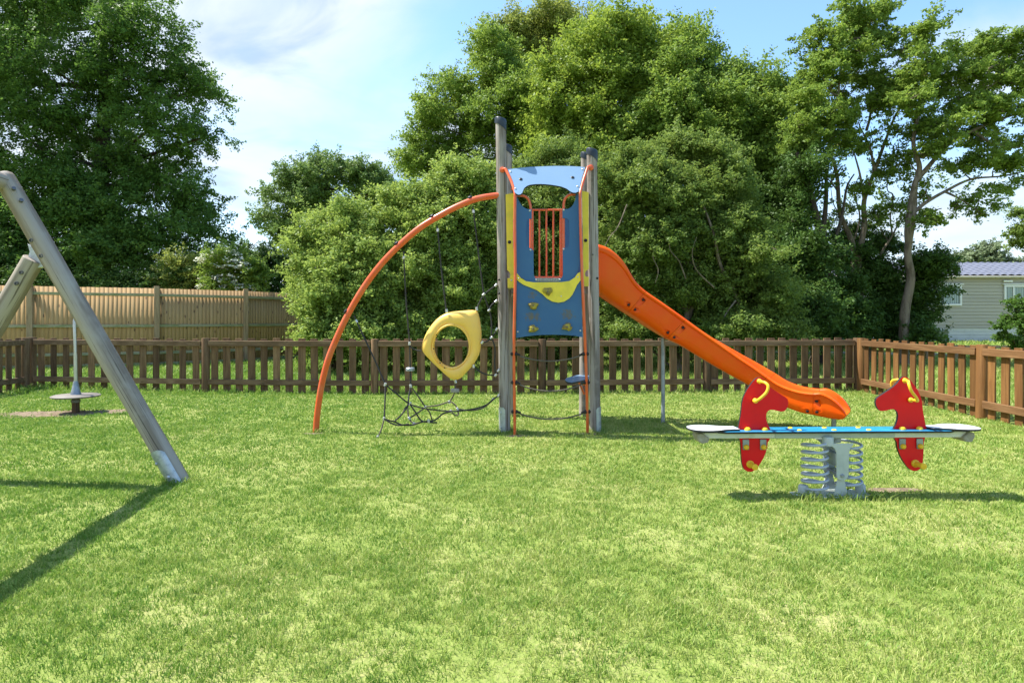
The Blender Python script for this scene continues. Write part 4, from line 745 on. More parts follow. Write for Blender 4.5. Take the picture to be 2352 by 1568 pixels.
# ------------------------------------------------------------------ climbing tower
T1 = lambda x, y, d: P(1097.6 + .3 * x, 235.2 + .3 * y, d)       # zoom sheets used for measuring
T2 = lambda x, y, d: P(1097.6 + .26 * x, 627.2 + .26 * y, d)
T3 = lambda x, y, d: P(705.6 + .39 * x, 423.4 + .39 * y, d)
T4 = lambda x, y, d: P(1332.8 + .29 * x, 533.1 + .29 * y, d)
T5 = lambda x, y, d: P(1568 + .2933 * x, 838.9 + .2933 * y, d)
def tower():
    root = empty('climbing_tower', (.5, 8.25, 0), 'blue and yellow climbing tower with orange slide, rope net and curved orange arch', 'play tower')
    def bolt(parent, c, r=.011, axis=(0, -1, 0), m='alu', name='bolt'):
        mb = MB(); mb.lathe([(r, 0), (r, .003), (r * .7, .007), (r * .2, .009)], c, axis, 10); return mb.build(name, M[m], parent, loc=c)
    def post(b, t, shoe):
        b = Vector(b); t = Vector(t); u = (t - b).normalized(); b0 = b - u * .1; ln = (t - b).length
        mb = MB(); n = 12; pts = [b0.lerp(t, i / n) for i in range(n + 1)]; mb.tube(pts[:-1] + [t - u * .05], [.0700 - .0004 * i for i in range(n)] + [.066], 22)
        o = mb.build('post', M['pole_wood'], root, loc=b)
        # slanted plastic cap
        mb = MB(); seg = 24; vs = []; prof = [(.0735, -1), (.0745, -.06), (.0735, -.015), (.064, -.002), (.03, .004), (.001, .005)]
        for r_, z in prof:
            for k in range(seg):
                a = 2 * math.pi * k / seg; c_, s_ = math.cos(a), math.sin(a)
                zz_ = (-.105 - .055 * (c_ * .9 + .1)) if z == -1 else z - .018 * c_ * (r_ / .07)
                vs.append(t + Vector((r_ * c_, r_ * s_, zz_)))
        mb.add(vs, [(i * seg + k, i * seg + (k + 1) % seg, (i + 1) * seg + (k + 1) % seg, (i + 1) * seg + k) for i in range(len(prof) - 1) for k in range(seg)] + [tuple((len(prof) - 1) * seg + k for k in range(seg))])
        mb.build('cap', M['cap'], o, loc=t)
        if shoe:
            mb = MB(); vs = []; a0, a1 = shoe; nseg = 12
            for r_ in (.0765, .071):
                for z in (-.05, .27, .295, .31):
                    for k in range(nseg + 1):
                        f = k / nseg; a = a0 + (a1 - a0) * f; zz_ = z - (.035 * abs(2 * f - 1) ** 4 if z > .2 else 0)
                        vs.append(b + u * zz_ + Vector((r_ * math.cos(a), r_ * math.sin(a), 0)))
            w_ = nseg + 1; fs = []
            for s_ in (0, 1):
                for j in range(3):
                    for k in range(nseg): q = s_ * 4 * w_ + j * w_ + k; fs.append((q, q + 1, q + w_ + 1, q + w_))
            for k in range(nseg): q = 3 * w_ + k; fs.append((q, q + 1, q + 1 + 4 * w_, q + 4 * w_))
            for j in range(3):
                for k in (0, nseg): q = j * w_ + k; fs.append((q, q + w_, q + w_ + 4 * w_, q + 4 * w_))
            mb.add(vs, fs); sh = mb.build('steel_shoe', M['galv'], o, loc=b)
            am = (a0 + a1) / 2
            for z in (.06, .24): ax = Vector((math.cos(am), math.sin(am), 0)); bolt(sh, b + u * z + ax * .0765, .012, ax, 'galv')
        return o
    fl = post(G(1160, 990), P(1150, 272, 7.66), (R(185), R(275)))
    fr = post(G(1367, 990), P(1359.5, 343, 7.66), (R(-85), R(5)))
    bl = post(G(1169, 956), P(1165.5, 333, 8.83), None)
    br = post(G(1341, 956), P(1345, 352, 8.83), None)
    for c in (T1(162, 1358, 7.585), T1(162, 1358, 7.585) + Vector((0, 0, -.17))): bolt(fl, c, .014, m='black')
    bolt(fr, T1(914, 1346, 7.60), .016, m='black')
    bolt(fr, T1(880, 1165, 7.59), .010, m='steel_dark')
    # ladder poles
    rp = .0178
    lp = [G(1182.5, 999) - Vector((0, 0, .08)), P(1182, 945, 7.41), P(1180.5, 800, 7.40), P(1183.5, 640, 7.38), P(1182.5, 520, 7.36), P(1183, 455, 7.34), P(1182, 440, 7.36), P(1174, 415, 7.45), P(1163, 392, 7.535), P(1159, 388, 7.555), P(1154, 390, 7.585)]
    rpth = [G(1349, 994) - Vector((0, 0, .08)), P(1349, 945, 7.44), P(1344.5, 800, 7.42), P(1338, 650, 7.40), P(1334, 540, 7.37), P(1332.6, 455, 7.34), P(1333, 440, 7.36), P(1340, 415, 7.45), P(1349, 388, 7.535), P(1352, 384, 7.555), P(1357, 385, 7.585)]
    poles = []
    for pth in (lp, rpth):
        mb = MB(); mb.tube(smooth_path(pth, 5), rp, 14); po = mb.build('ladder_pole', M['orange_tube'], root, loc=pth[0]); poles.append(po)
        mb = MB(); c = pth[-1]; mb.lathe([(.036, -.012), (.036, .004), (.022, .012)], c, (0, -1, 0), 14); mb.build('flange', M['orange_tube'], po, loc=c)
    # rope rungs with knobs
    for (yl, yr, ym) in ((722, 718, 783), (947, 942, 1020), (1223, 1218, 1287)):
        def pz(path, y): # point on pole at picture height y
            best = min(smooth_path(path, 12), key=lambda q: abs((CAMZ - q.z) / q.y * F + 734 - y)); return best
        A = pz(lp, 627.2 + .26 * yl); Bp = pz(rpth, 627.2 + .26 * yr); sag = (ym - (yl + yr) / 2) * .26 / F * 7.4 * 1.02
        pts = [A.lerp(Bp, k / 14) - Vector((0, 0, sag * (1 - (2 * k / 14 - 1) ** 2))) for k in range(15)]
        mb = MB(); mb.tube(pts[1:-1], .0088, 8); ro = mb.build('rope_rung', M['rope_old'], root, loc=pts[7])
        for q, sgn in ((A, 1), (Bp, -1)):
            mb = MB(); mb.lathe([(.023, -.006), (.026, .004), (.018, .018), (.012, .055), (.010, .06)], q + Vector((sgn * .018, 0, 0)), (sgn, 0, -.25), 12)
            mb.lathe([(.022, -.004), (.024, .008), (.014, .022), (.004, .026)], q - Vector((sgn * .018, 0, 0)), (-sgn, 0, 0), 12)
            mb.build('rope_clamp', M['black'], ro, loc=q)
    th = Vector((0, .019, 0))
    def panel(name, pts, m, back=th, parent=root, edge='edge', bev=0):
        mb = MB(); mb.plate(pts, back); c = sum(pts, Vector()) / len(pts); return mb.build(name, [M[m], M[edge]], parent, loc=c, smooth=25)
    # window panel (U shape)
    U = [(292, 700), (310, 745), (335, 790), (355, 806), (375, 815), (412, 822), (412, 890), (384, 893), (373, 908), (366, 1000), (371, 1092), (385, 1112), (412, 1118), (426, 1135), (428, 1320), (440, 1347), (638, 1347), (652, 1320), (650, 1130), (662, 1112), (688, 1110), (697, 1095), (700, 1000), (697, 905), (680, 888), (648, 886), (648, 820), (690, 815), (712, 804), (728, 785), (746, 745), (750, 700), (787, 700), (790, 1000), (780, 1230), (762, 1300), (738, 1345), (702, 1368), (640, 1376), (420, 1376), (370, 1366), (325, 1332), (302, 1285), (293, 1100)]
    wp = panel('window_panel', [T1(x, y, 7.42) for x, y in U], 'navy')
    for x, y in ((398, 829), (657, 822), (403, 1128), (657, 1122)): bolt(wp, T1(x, y, 7.42), .012)
    lo = [(343, 60), (341, 300), (338, 572), (400, 562), (480, 551), (560, 545), (680, 543), (780, 546), (860, 553), (926, 567), (918, 300), (908, 60)]
    cp = panel('climbing_panel', [T2(x, y, 7.415) for x, y in lo], 'navy')
    pm = MATS['blue_panel'].copy(); pm.name = 'scuffed_blue_panel'; cp.data.materials[0] = pm; tt_ = pm.node_tree; bs = tt_.nodes['Principled BSDF']; lk = bs.inputs['Base Color'].links[0].from_socket; cc0 = cp.location + root.location
    cur = lk; tcn = N(tt_, 'ShaderNodeTexCoord'); sn = N(tt_, 'ShaderNodeTexNoise'); sn.inputs['Scale'].default_value = 26; sn.inputs['Detail'].default_value = 6; tt_.links.new(tcn.outputs['Object'], sn.inputs['Vector'])
    for x, y, r_ in ((465, 385, .11), (515, 390, .09), (795, 372, .13), (480, 190, .08)):
        q = T2(x, y, 7.415) - cc0; ds_ = N(tt_, 'ShaderNodeVectorMath', operation='DISTANCE'); tt_.links.new(tcn.outputs['Object'], ds_.inputs[0]); ds_.inputs[1].default_value = q
        ma = N(tt_, 'ShaderNodeMath', operation='MULTIPLY_ADD'); tt_.links.new(ds_.outputs['Value'], ma.inputs[0]); ma.inputs[1].default_value = -.5 / r_; tt_.links.new(sn.outputs['Fac'], ma.inputs[2])
        mr_ = N(tt_, 'ShaderNodeMapRange', interpolation_type='SMOOTHSTEP'); tt_.links.new(ma.outputs[0], mr_.inputs[0]); mr_.inputs[1].default_value = .18; mr_.inputs[2].default_value = .42; mr_.inputs[4].default_value = .8
        mi_ = N(tt_, 'ShaderNodeMix', data_type='RGBA'); tt_.links.new(mr_.outputs[0], mi_.inputs[0]); tt_.links.new(cur, mi_.inputs[6]); mi_.inputs[7].default_value = (.13, .115, .085, 1); cur = mi_.outputs[2]
    tt_.links.new(cur, bs.inputs['Base Color'])
    for x, y in ((352, 517), (905, 507)): bolt(cp, T2(x, y, 7.415), .011)
    # scuffs where shoes rub are in the panel material; holds
    for k, (x, y) in enumerate(((490, 287), (487, 490), (790, 475), (617, 160))):
        rr = random.Random(50 + k); mb = MB(); n = 14; rings = []; vs = []; dd_ = 7.413 if k < 3 else 7.395
        for lvl, (rs, o_) in enumerate(((1.05, 0), (1.1, .014), (.85, .034), (.5, .046), (.22, .044))):
            rr2 = random.Random(50 + k)
            for q in range(n):
                a = 2 * math.pi * q / n; lob = 1 + .16 * math.sin(3 * a + k * 2) + .12 * math.sin(5 * a + k) + rr2.uniform(-.05, .05)
                vs.append(T2(x, y, dd_) + Vector((.055 * rs * lob * math.cos(a), -o_, .042 * rs * lob * math.sin(a))))
        fs = [(l * n + q, l * n + (q + 1) % n, (l + 1) * n + (q + 1) % n, (l + 1) * n + q) for l in range(4) for q in range(n)] + [tuple(4 * n + q for q in range(n))]
        mb.add(vs, fs); hd = mb.build('climbing_hold', M['hold'], cp, smooth=60, loc=T2(x, y, dd_)); bolt(hd, T2(x, y, dd_ - .043), .009, m='steel_dark')
    Y = [(296, 1308), (304, 1312), (330, 1346), (370, 1369), (430, 1377), (640, 1375), (700, 1367), (742, 1340), (764, 1308), (784, 1298), (786, 1362), (758, 1400), (742, 1435), (725, 1470), (700, 1500), (660, 1525), (615, 1533), (570, 1524), (530, 1502), (495, 1468), (450, 1436), (400, 1416), (350, 1396), (318, 1375), (296, 1355)]
    yp = panel('wave_panel', [T1(x, y, 7.40) for x, y in Y], 'yellow', back=Vector((0, .014, 0)))
    for x, y in ((312, 1347), (765, 1337), (638, 1484)): bolt(yp, T1(x, y, 7.40), .010)
    mb = MB(); c = T1(537, 1356, 7.408); mb.box(c, (.262, .006, .04)); pl = mb.build('maker_plate', M['plate'], wp, loc=c, bevel=.002)
    for x in (448, 625): bolt(wp, T1(x, 1356, 7.418), .015)
    # arch panel, leaning back
    A_ = [(230, 513), (320, 502), (400, 495), (500, 490), (600, 487), (700, 488), (780, 492), (822, 497), (812, 530), (800, 570), (785, 630), (770, 682), (750, 692), (725, 690), (705, 680), (680, 661), (640, 645), (600, 637), (560, 631), (520, 627), (480, 625), (440, 626), (400, 631), (375, 640), (355, 656), (346, 675), (340, 692), (325, 705), (308, 706), (292, 698), (282, 690), (270, 650), (252, 590)]
    dy_ = lambda y: 7.575 - (y - 487) / 218 * .27
    ap = panel('arch_panel', [T1(x, y, dy_(y)) for x, y in A_], 'skylit_panel', back=Vector((0, .012, -.015)))
    nrm = Vector((0, -.78, .63))
    for x, y in ((328, 588), (725, 575)): bolt(ap, T1(x, y, dy_(y)) + nrm * .001, .022, nrm, 'black', 'knob')
    for x, y in ((250, 531), (800, 513), (288, 661), (762, 645)): bolt(ap, T1(x, y, dy_(y)) + nrm * .001, .011, nrm)
    # yellow side boards
    for pts, kn in (([(212, 705), (268, 694), (292, 712), (290, 740), (270, 900), (270, 1100), (292, 1320), (296, 1420), (228, 1420), (226, 1347), (244, 1344), (247, 1312), (236, 1292), (224, 1284)], (242, 1070)), ([(798, 678), (848, 688), (849, 1276), (828, 1290), (820, 1310), (825, 1333), (850, 1336), (848, 1408), (796, 1408), (794, 1300), (806, 1100), (800, 850)], (825, 1057))):
        sp = panel('side_board', [T1(x, y, 7.60) for x, y in pts], 'yellow'); bolt(sp, T1(kn[0], kn[1], 7.60), .022, m='black', name='knob'); bolt(sp, T1(kn[0] + (15 if kn[0] < 500 else -20), 1362, 7.6), .011)
    # hand rails beside the window
    for pts in ([(300, 712), (330, 713), (362, 720), (388, 745), (402, 790), (404, 850), (404, 1122)], [(760, 703), (725, 704), (694, 712), (668, 738), (657, 780), (657, 850), (657, 1118)]):
        mb = MB(); pp = [T1(x, y, 7.452) for x, y in pts]; mb.tube(smooth_path(pp, 4), .0155, 12); mb.build('hand_rail', M['orange_tube'], root, loc=pp[3])
    # back barrier
    mb = MB(); yb = 8.78
    mb.tube([T1(414, 823, yb), T1(648, 823, yb)], .014, 10); mb.tube([T1(414, 1338, yb), T1(648, 1338, yb)], .014, 10)
    for x in (420, 471, 525, 578, 632, 644): mb.tube([T1(x, 823, yb), T1(x, 1338, yb)], .0125, 10)
    mb.build('barrier', M['orange_tube'], root, loc=T1(530, 1338, yb))
    for s_, (x0, x1) in enumerate((((1169 - 1176) / F * 8.83 + .04, T1(414, 0, yb).x), (T1(648, 0, yb).x, (1341 - 1176) / F * 8.83 - .03))):
        mb = MB(); mb.plate([Vector((x0, yb + .03, 2.0)), Vector((x1, yb + .03, 2.0)), Vector((x1, yb + .03, 2.45)), Vector((x1 + (.06 if s_ == 0 else -.06) * 0, yb + .03, 2.95)), Vector((x0, yb + .03, 3.0))], th); mb.build('back_panel', [M['navy'], M['edge']], root, loc=(x0, yb, 2.0))
    mb = MB(); mb.tube(smooth_path([Vector((-.02, 8.80, 3.28)), Vector((.25, 8.80, 3.40)), Vector((.5, 8.80, 3.43)), Vector((.75, 8.80, 3.40)), Vector((1.03, 8.80, 3.28))], 4), .018, 10); mb.build('top_bar', M['orange_tube'], root, loc=(.5, 8.8, 3.3))
    # deck
    mb = MB(); mb.box((.475, 8.25, 1.845), (1.08, 1.12, .03)); mb.box((.475, 7.72, 1.78), (.98, .05, .10)); mb.box((.475, 8.78, 1.78), (.98, .05, .10)); mb.build('deck', M['pole_wood'], root, bevel=.004, loc=(.47, 8.25, 1.84))
    # side step near the back post
    S = [(770, 940), (782, 925), (815, 915), (870, 902), (915, 895), (985, 903), (990, 930), (930, 945), (880, 956), (830, 967), (795, 962), (775, 950)]
    pts = [G(1097.6 + .26 * x, 627.2 + .26 * y, .6) for x, y in S]
    mb = MB(); mb.plate(pts, (0, 0, -.019)); st = mb.build('foot_step', [M['skylit_panel'], M['edge']], root, loc=pts[5])
    for x, y in ((850, 918), (840, 946)): bolt(st, G(1097.6 + .26 * x, 627.2 + .26 * y, .6), .013, (0, 0, 1))
    mb = MB(); mb.tube([G(1326, 868, .57), P(1342, 905, 8.72)], .016, 10); mb.tube([G(1334, 866, .57), P(1342, 884, 8.72)], .014, 10); mb.build('bracket', M['orange_tube'], st, loc=pts[5])
    # curved arch
    arc = [(50, 1475), (52, 1440), (62, 1330), (87, 1170), (127, 1020), (185, 880), (245, 757), (330, 612), (430, 477), (540, 362), (650, 267), (745, 205), (860, 142), (965, 97), (1040, 77), (1150, 62)]
    ap_ = smooth_path([T3(x, y, 7.58 + .06 * i / 15) for i, (x, y) in enumerate(arc)], 6)
    mb = MB(); mb.tube(ap_, .0385, 20); aro = mb.build('arch_tube', M['orange_tube'], root, loc=ap_[0])
    for x, y in ((233, 750), (538, 358), (746, 201), (964, 91)):
        c = T3(x, y, 7.60); i = min(range(1, len(ap_) - 1), key=lambda k: (ap_[k] - c).length); tg = (ap_[i + 1] - ap_[i - 1]).normalized(); up = Vector((tg.z, 0, -tg.x)); up = up if up.z > 0 else -up
        if (c - ap_[i]).dot(up) < 0: up = -up
        mb = MB(); mb.lathe([(.034, -.006), (.034, .010), (.020, .024), (.003, .028)], ap_[i] + up * .036, up, 12); mb.build('knob', M['black'], aro, loc=ap_[i])
    # rope net
    ropes = [
      ([(275, 772), (290, 806)], 7.60, 7.60, 0), ([(290, 806), (330, 890), (400, 1040), (460, 1178)], 7.6, 7.45, 0), ([(460, 1178), (458, 1280), (453, 1380)], 7.45, 7.3, 0), ([(453, 1380), (437, 1440), (412, 1497)], 7.3, 7.2, 1),
      ([(568, 395), (569, 432)], 7.6, 7.6, 0), ([(569, 432), (580, 650), (603, 937)], 7.6, 7.6, 0), ([(603, 937), (607, 1088), (609, 1187)], 7.6, 7.6, 0), ([(603, 937), (612, 958), (640, 975), (672, 981)], 7.6, 7.6, 0),
      ([(767, 245), (769, 275), (790, 500), (820, 745)], 7.6, 7.6, 0), ([(977, 135), (979, 162), (1010, 420), (1040, 648)], 7.6, 7.6, 0), ([(1040, 648), (1072, 740)], 7.6, 7.62, 0), ([(1072, 740), (1085, 800), (1085, 902)], 7.62, 7.62, 0), ([(1085, 902), (1105, 960), (1104, 1050), (1110, 1122)], 7.62, 7.62, 0),
      ([(1040, 648), (1080, 618), (1114, 592)], 7.6, 7.64, 0), ([(1040, 648), (1015, 695), (996, 738)], 7.6, 7.6, 0), ([(1072, 740), (1085, 712), (1118, 683)], 7.62, 7.64, 0), ([(1085, 902), (1105, 875), (1122, 845)], 7.62, 7.64, 0), ([(1085, 902), (1060, 924), (1028, 930)], 7.62, 7.6, 0), ([(1110, 1122), (1122, 1110), (1128, 1090)], 7.62, 7.64, 0), ([(1110, 1122), (1060, 1120), (1010, 1098), (975, 1065)], 7.62, 7.6, 0),
      ([(873, 1150), (870, 1213), (860, 1245), (838, 1280)], 7.6, 7.7, 1),
      ([(460, 1178), (530, 1235), (605, 1292), (700, 1320), (845, 1335), (960, 1325), (1050, 1300), (1095, 1265), (1130, 1240)], 7.45, 7.62, 0),
      ([(609, 1187), (598, 1250), (592, 1300), (560, 1350), (512, 1396)], 7.6, 7.3, 0), ([(609, 1187), (655, 1250), (695, 1310), (722, 1345), (735, 1390)], 7.6, 7.75, 1),
      ([(453, 1380), (480, 1388), (512, 1396), (560, 1415), (620, 1415), (680, 1397), (750, 1388), (800, 1350), (845, 1337)], 7.3, 7.45, 0), ([(453, 1380), (495, 1405), (540, 1418), (600, 1410)], 7.28, 7.35, 0),
      ([(695, 1310), (770, 1300), (838, 1280), (868, 1295), (885, 1322), (890, 1352), (878, 1360), (845, 1337)], 7.7, 7.6, 1), ([(885, 1322), (960, 1330), (1030, 1318), (1075, 1285), (1095, 1265)], 7.65, 7.62, 1),
      ([(590, 1300), (594, 1345), (600, 1378), (625, 1405), (650, 1405)], 7.6, 7.5, 1), ([(600, 1378), (650, 1345), (690, 1316)], 7.55, 7.7, 0), ([(605, 1292), (640, 1345), (672, 1390), (720, 1400), (765, 1402)], 7.42, 7.4, 0), ([(512, 1396), (560, 1350), (575, 1320), (600, 1295)], 7.36, 7.45, 0)]
    mb = MB()
    for pts, d0, d1, old in ropes:
        q = smooth_path([T3(x, y, d0 + (d1 - d0) * i / (len(pts) - 1)) for i, (x, y) in enumerate(pts)], 4); mb.tube(q, .0095, 7, mi=old)
    net = mb.build('rope_net', [M['rope'], M['rope_old']], root, loc=T3(609, 1187, 7.6))
    for x, y, d_ in ((290, 806, 7.6), (460, 1178, 7.45), (453, 1380, 7.3), (416, 1488, 7.21), (569, 432, 7.6), (603, 937, 7.6), (609, 1187, 7.6), (608, 1292, 7.44), (695, 1312, 7.68), (768, 270, 7.6), (821, 745, 7.55), (979, 160, 7.6), (1040, 648, 7.6), (1072, 740, 7.62), (1085, 902, 7.62), (1110, 1122, 7.62), (1112, 594, 7.63), (998, 733, 7.58), (1113, 688, 7.62), (1116, 853, 7.62), (1030, 930, 7.57), (1126, 1095, 7.62), (979, 1070, 7.57), (873, 1160, 7.6), (836, 1282, 7.68), (884, 1323, 7.64), (845, 1336, 7.55), (1095, 1265, 7.62), (600, 1378, 7.55), (628, 1410, 7.4), (715, 1393, 7.4), (1127, 1243, 7.62)):
        mb = MB(); mb.lathe([(.010, -.022), (.0165, -.018), (.0165, .018), (.010, .022)], T3(x, y, d_), (random.uniform(-.5, .5), 0, 1) if x < 1000 else (.6, 0, random.uniform(.3, 1)), 9); mb.build('connector', M['alu'], net, loc=T3(x, y, d_))
    for x, y, m_ in ((607, 1088, 'galv_leg'), (870, 1213, 'rubber')):
        mb = MB(); mb.lathe([(.045, -.022), (.056, -.018), (.056, .012), (.045, .022), (.012, .024)], T3(x, y, 7.61), (0, 0, 1), 18); mb.build('foot_disc', M[m_], net, loc=T3(x, y, 7.61))
    # yellow moulded ring
    ox = [(820, 757), (900, 745), (980, 740), (1006, 752), (1018, 800), (1026, 870), (1024, 940), (1012, 1000), (980, 1058), (940, 1105), (905, 1140), (870, 1152), (835, 1138), (770, 1080), (700, 1010), (677, 972), (682, 925), (710, 860), (760, 795)]
    loop = smooth_loop([Vector((x, y, 0)) for x, y in ox], 8); cx, cy = 849, 955
    n = 72; prof = [(0, .05), (0, -.03), (.03, -.058), (.10, -.064), (.15, -.05), (.22, -.052), (.34, -.062), (.62, -.058), (.85, -.044), (.97, -.016), (1, .02), (.97, .056), (.85, .082), (.5, .10), (.12, .105), (.03, .098)]
    vs = []
    def ray(a):
        best = None
        for i in range(len(loop)):
            p, q = loop[i], loop[(i + 1) % len(loop)]; r = geometry.intersect_line_line_2d(Vector((cx, cy)), Vector((cx + 900 * math.cos(a), cy + 900 * math.sin(a))), p.to_2d(), q.to_2d())
            if r: return r
    for i in range(n):
        a = 2 * math.pi * i / n; q = ray(a) or Vector((cx + 170 * math.cos(a), cy + 170 * math.sin(a))); inn = Vector((cx + 103 * math.cos(a), cy + 121 * math.sin(a)))
        for t, dd_ in prof:
            s_ = inn.lerp(q, t); vs.append(T3(s_.x, s_.y, 7.60) + Vector((0, dd_ + .014 * (t > .2) * (t < 1) * math.sin(a * 3 + 1.2), 0)))
    k = len(prof); mb = MB(); mb.add(vs, [(i * k + j, i * k + (j + 1) % k, ((i + 1) % n) * k + (j + 1) % k, ((i + 1) % n) * k + j) for i in range(n) for j in range(k)])
    ring = mb.build('climbing_ring', M['yellow_mould'], root, smooth=50, loc=T3(cx, cy, 7.6))
    for x, y in ((868, 828), (762, 885), (745, 968), (782, 1050), (810, 1078)): bolt(ring, T3(x, y, 7.548) if y < 900 else T3(x, y, 7.55), .009, m='black')
    # slide -------------------------------------------------------------
    pairs = [((112, 93), (112, 440)), ((145, 97), (150, 468)), ((215, 120), (185, 497)), ((280, 165), (220, 522)), ((330, 215), (255, 547)), ((370, 270), (290, 570)), ((410, 340), (325, 592)), ((450, 400), (355, 613)), ((520, 465), (385, 632)),
             ((640, 547), (500, 707)), ((740, 617), (600, 777)), ((837, 687), (690, 842)), ((940, 762), (790, 893)), ((1050, 838), (900, 965)), ((1160, 915), (1020, 1040)), ((1270, 992), (1140, 1112)), ((1380, 1066), (1270, 1185)), ((1480, 1138), (1390, 1255)),
             ((1570, 1198), (1500, 1325)), ((1660, 1235), (1610, 1385)), ((1750, 1258), (1730, 1430)), ((1845, 1268), (1838, 1452)), ((1905, 1266), (1920, 1470)), ((1975, 1298), (2000, 1484)), ((2040, 1350), (2060, 1489)), ((2080, 1400), (2090, 1476)), ((2100, 1435), (2102, 1458))]
    dn = lambda xp: float(np.interp(xp, [1300, 1530, 1600, 1680, 1767, 1867, 1945], [8.0, 8.0, 7.97, 7.88, 7.70, 7.41, 7.19]))
    al = lambda xp: float(np.interp(xp, [1300, 1530, 1767, 1945], [0, 0, R(35), R(35)]))
    Wd = .50
    prof = [(-.02, .975), (-.045, .92), (-.035, .865), (.012, .835), (.012, .40), (.02, .20), (.06, .07), (.14, 0), (.5, -.02), (.86, 0), (.94, .07), (.98, .20), (.988, .40), (.988, .835), (1.035, .865), (1.045, .92), (1.02, .975), (.97, 1.), (.93, .985), (.90, .92), (.885, .6), (.85, .36), (.78, .25), (.65, .20), (.5, .19), (.35, .20), (.22, .25), (.15, .36), (.115, .6), (.10, .92), (.07, .985), (.03, 1.)]
    def section(Tp, Bp, xt):
        a = al(xt); nv = Vector((math.sin(a), math.cos(a), 0)); up = Tp - Bp
        return [Bp + up * v + nv * (Wd * u) for u, v in prof]
    secs = []
    for (tx, ty), (bx, by) in pairs:
        xt = 1332.8 + .29 * tx; xb = 1332.8 + .29 * bx; secs.append((T4(tx, ty, dn(xt)), T4(bx, by, dn(xb)), xt))
    cuts = [0, 8, 11, 17, 21, 26]; segs = []
    for a, b in zip(cuts[:-1], cuts[1:]):
        Ts = smooth_path([s[0] for s in secs], 3)[a * 3:b * 3 + 1]; Bs = smooth_path([s[1] for s in secs], 3)[a * 3:b * 3 + 1]; xs = smooth_path([Vector((s[2], 0, 0)) for s in secs], 3)[a * 3:b * 3 + 1]
        if a > 0: # leave a fine joint
            e = (Ts[1] - Ts[0]).normalized() * .004; Ts[0] = Ts[0] + e; Bs[0] = Bs[0] + e
        mb = MB(); vs = []; k = len(prof)
        for t_, b_, x_ in zip(Ts, Bs, xs): vs += section(t_, b_, x_.x)
        m_ = len(Ts); fs = [(i * k + j, i * k + (j + 1) % k, (i + 1) * k + (j + 1) % k, (i + 1) * k + j) for i in range(m_ - 1) for j in range(k)]
        # end caps as strips between outer and inner shells
        for base_i, rev in ((0, True), ((m_ - 1) * k, False)):
            o_i = [0, 1, 2, 3, 4, 5, 6, 7, 8, 9, 10, 11, 12, 13, 14, 15, 16]; i_i = [31, 30, 30, 29, 28, 27, 26, 25, 24, 23, 22, 21, 20, 19, 18, 18, 17]
            for q in range(16):
                f = [o_i[q], o_i[q + 1], i_i[q + 1], i_i[q]]; g = []
                for z in f:
                    if z not in g: g.append(z)
                if len(g) >= 3: fs.append(tuple(base_i + z for z in (g if rev else g[::-1])))
        mb.add(vs, fs); segs.append(mb.build('slide_section', M['slide'], root, smooth=60, loc=(Ts[0] + Bs[0]) / 2))
    # moulded pockets with bolts, cut into the near side
    def pocket(seg, tip, wide, depth=.036, w=.042, bolt_at=None):
        (x0, y0), (x1, y1) = tip, wide; dn0 = dn(1332.8 + .29 * x0); A = T4(x0, y0, dn0 - .002); Bq = T4(x1, y1, dn(1332.8 + .29 * x1) - .002); ax = (Bq - A); u = ax.normalized(); v = Vector((-u.z, 0, u.x)).normalized(); inn = Vector((0, 1, 0))
        cm = MB(); pv = []
        for (p_, h_) in ((-.02, .8), (.35, 1.), (.8, .75), (1.05, .3)):
            c_ = A + ax * p_
            for s_, dp in ((-h_, -.03), (h_, -.03), (h_ * .7, depth * (1.05 - p_ * .85)), (-h_ * .7, depth * (1.05 - p_ * .85))): pv.append(c_ + v * (w * s_) + inn * dp)
        fs = [(i * 4 + j, i * 4 + (j + 1) % 4, (i + 1) * 4 + (j + 1) % 4, (i + 1) * 4 + j) for i in range(3) for j in range(4)] + [(3, 2, 1, 0), (12, 13, 14, 15)]
        cm.add(pv, fs); co = cm.build('cutter', M['slide'])
        md = segs[seg].modifiers.new('pocket', 'BOOLEAN'); md.operation = 'DIFFERENCE'; md.solver = 'EXACT'; md.object = co
        bpy.context.view_layer.update()
        me = bpy.data.meshes.new_from_object(segs[seg].evaluated_get(bpy.context.evaluated_depsgraph_get())); segs[seg].modifiers.clear()
        if len(me.polygons) > 50: segs[seg].data = me; me.shade_smooth(); me.set_sharp_from_angle(angle=R(42))
        bpy.data.objects.remove(co)
        bp_ = A + ax * .14 + inn * (depth * .55); mb = MB(); mb.lathe([(.016, -.012), (.016, .008), (.008, .014)], bp_, (0, -1, 0), 10); mb.build('bolt', M['black'], segs[seg], loc=bp_)
    for a in ((1, (510, 528), (450, 585)), (0, (395, 578), (325, 552)), (1, (430, 608), (478, 640)), (2, (825, 750), (770, 800)), (1, (705, 800), (640, 770)), (2, (740, 828), (795, 862)), (4, (1875, 1330), (1895, 1395)), (3, (1815, 1422), (1750, 1412)), (4, (1872, 1425), (1930, 1432))):
        pocket(*a)
    def dnc(xp): return dn(xp) + Wd / 2
    for x, yt in ((1523, 778), (1915, 962)):
        dd_ = 8.27 if x < 1600 else 7.5; b = base_at(x, dd_); t = P(x, yt, dd_); mb = MB(); mb.tube([b - Vector((0, 0, .05)), t + Vector((0, 0, .01))], .026 if x < 1600 else .028, 16)
        if x < 1600: mb.tube([t, t + Vector((.045, 0, .05)), t + Vector((.09, 0, .045))], .02, 8); mb.box(t + Vector((.06, -.0, .06)), (.16, .2, .02), Matrix.Rotation(R(35), 3, 'Y'))
        mb.build('slide_leg', M['galv_leg'], root, loc=b)
tower()

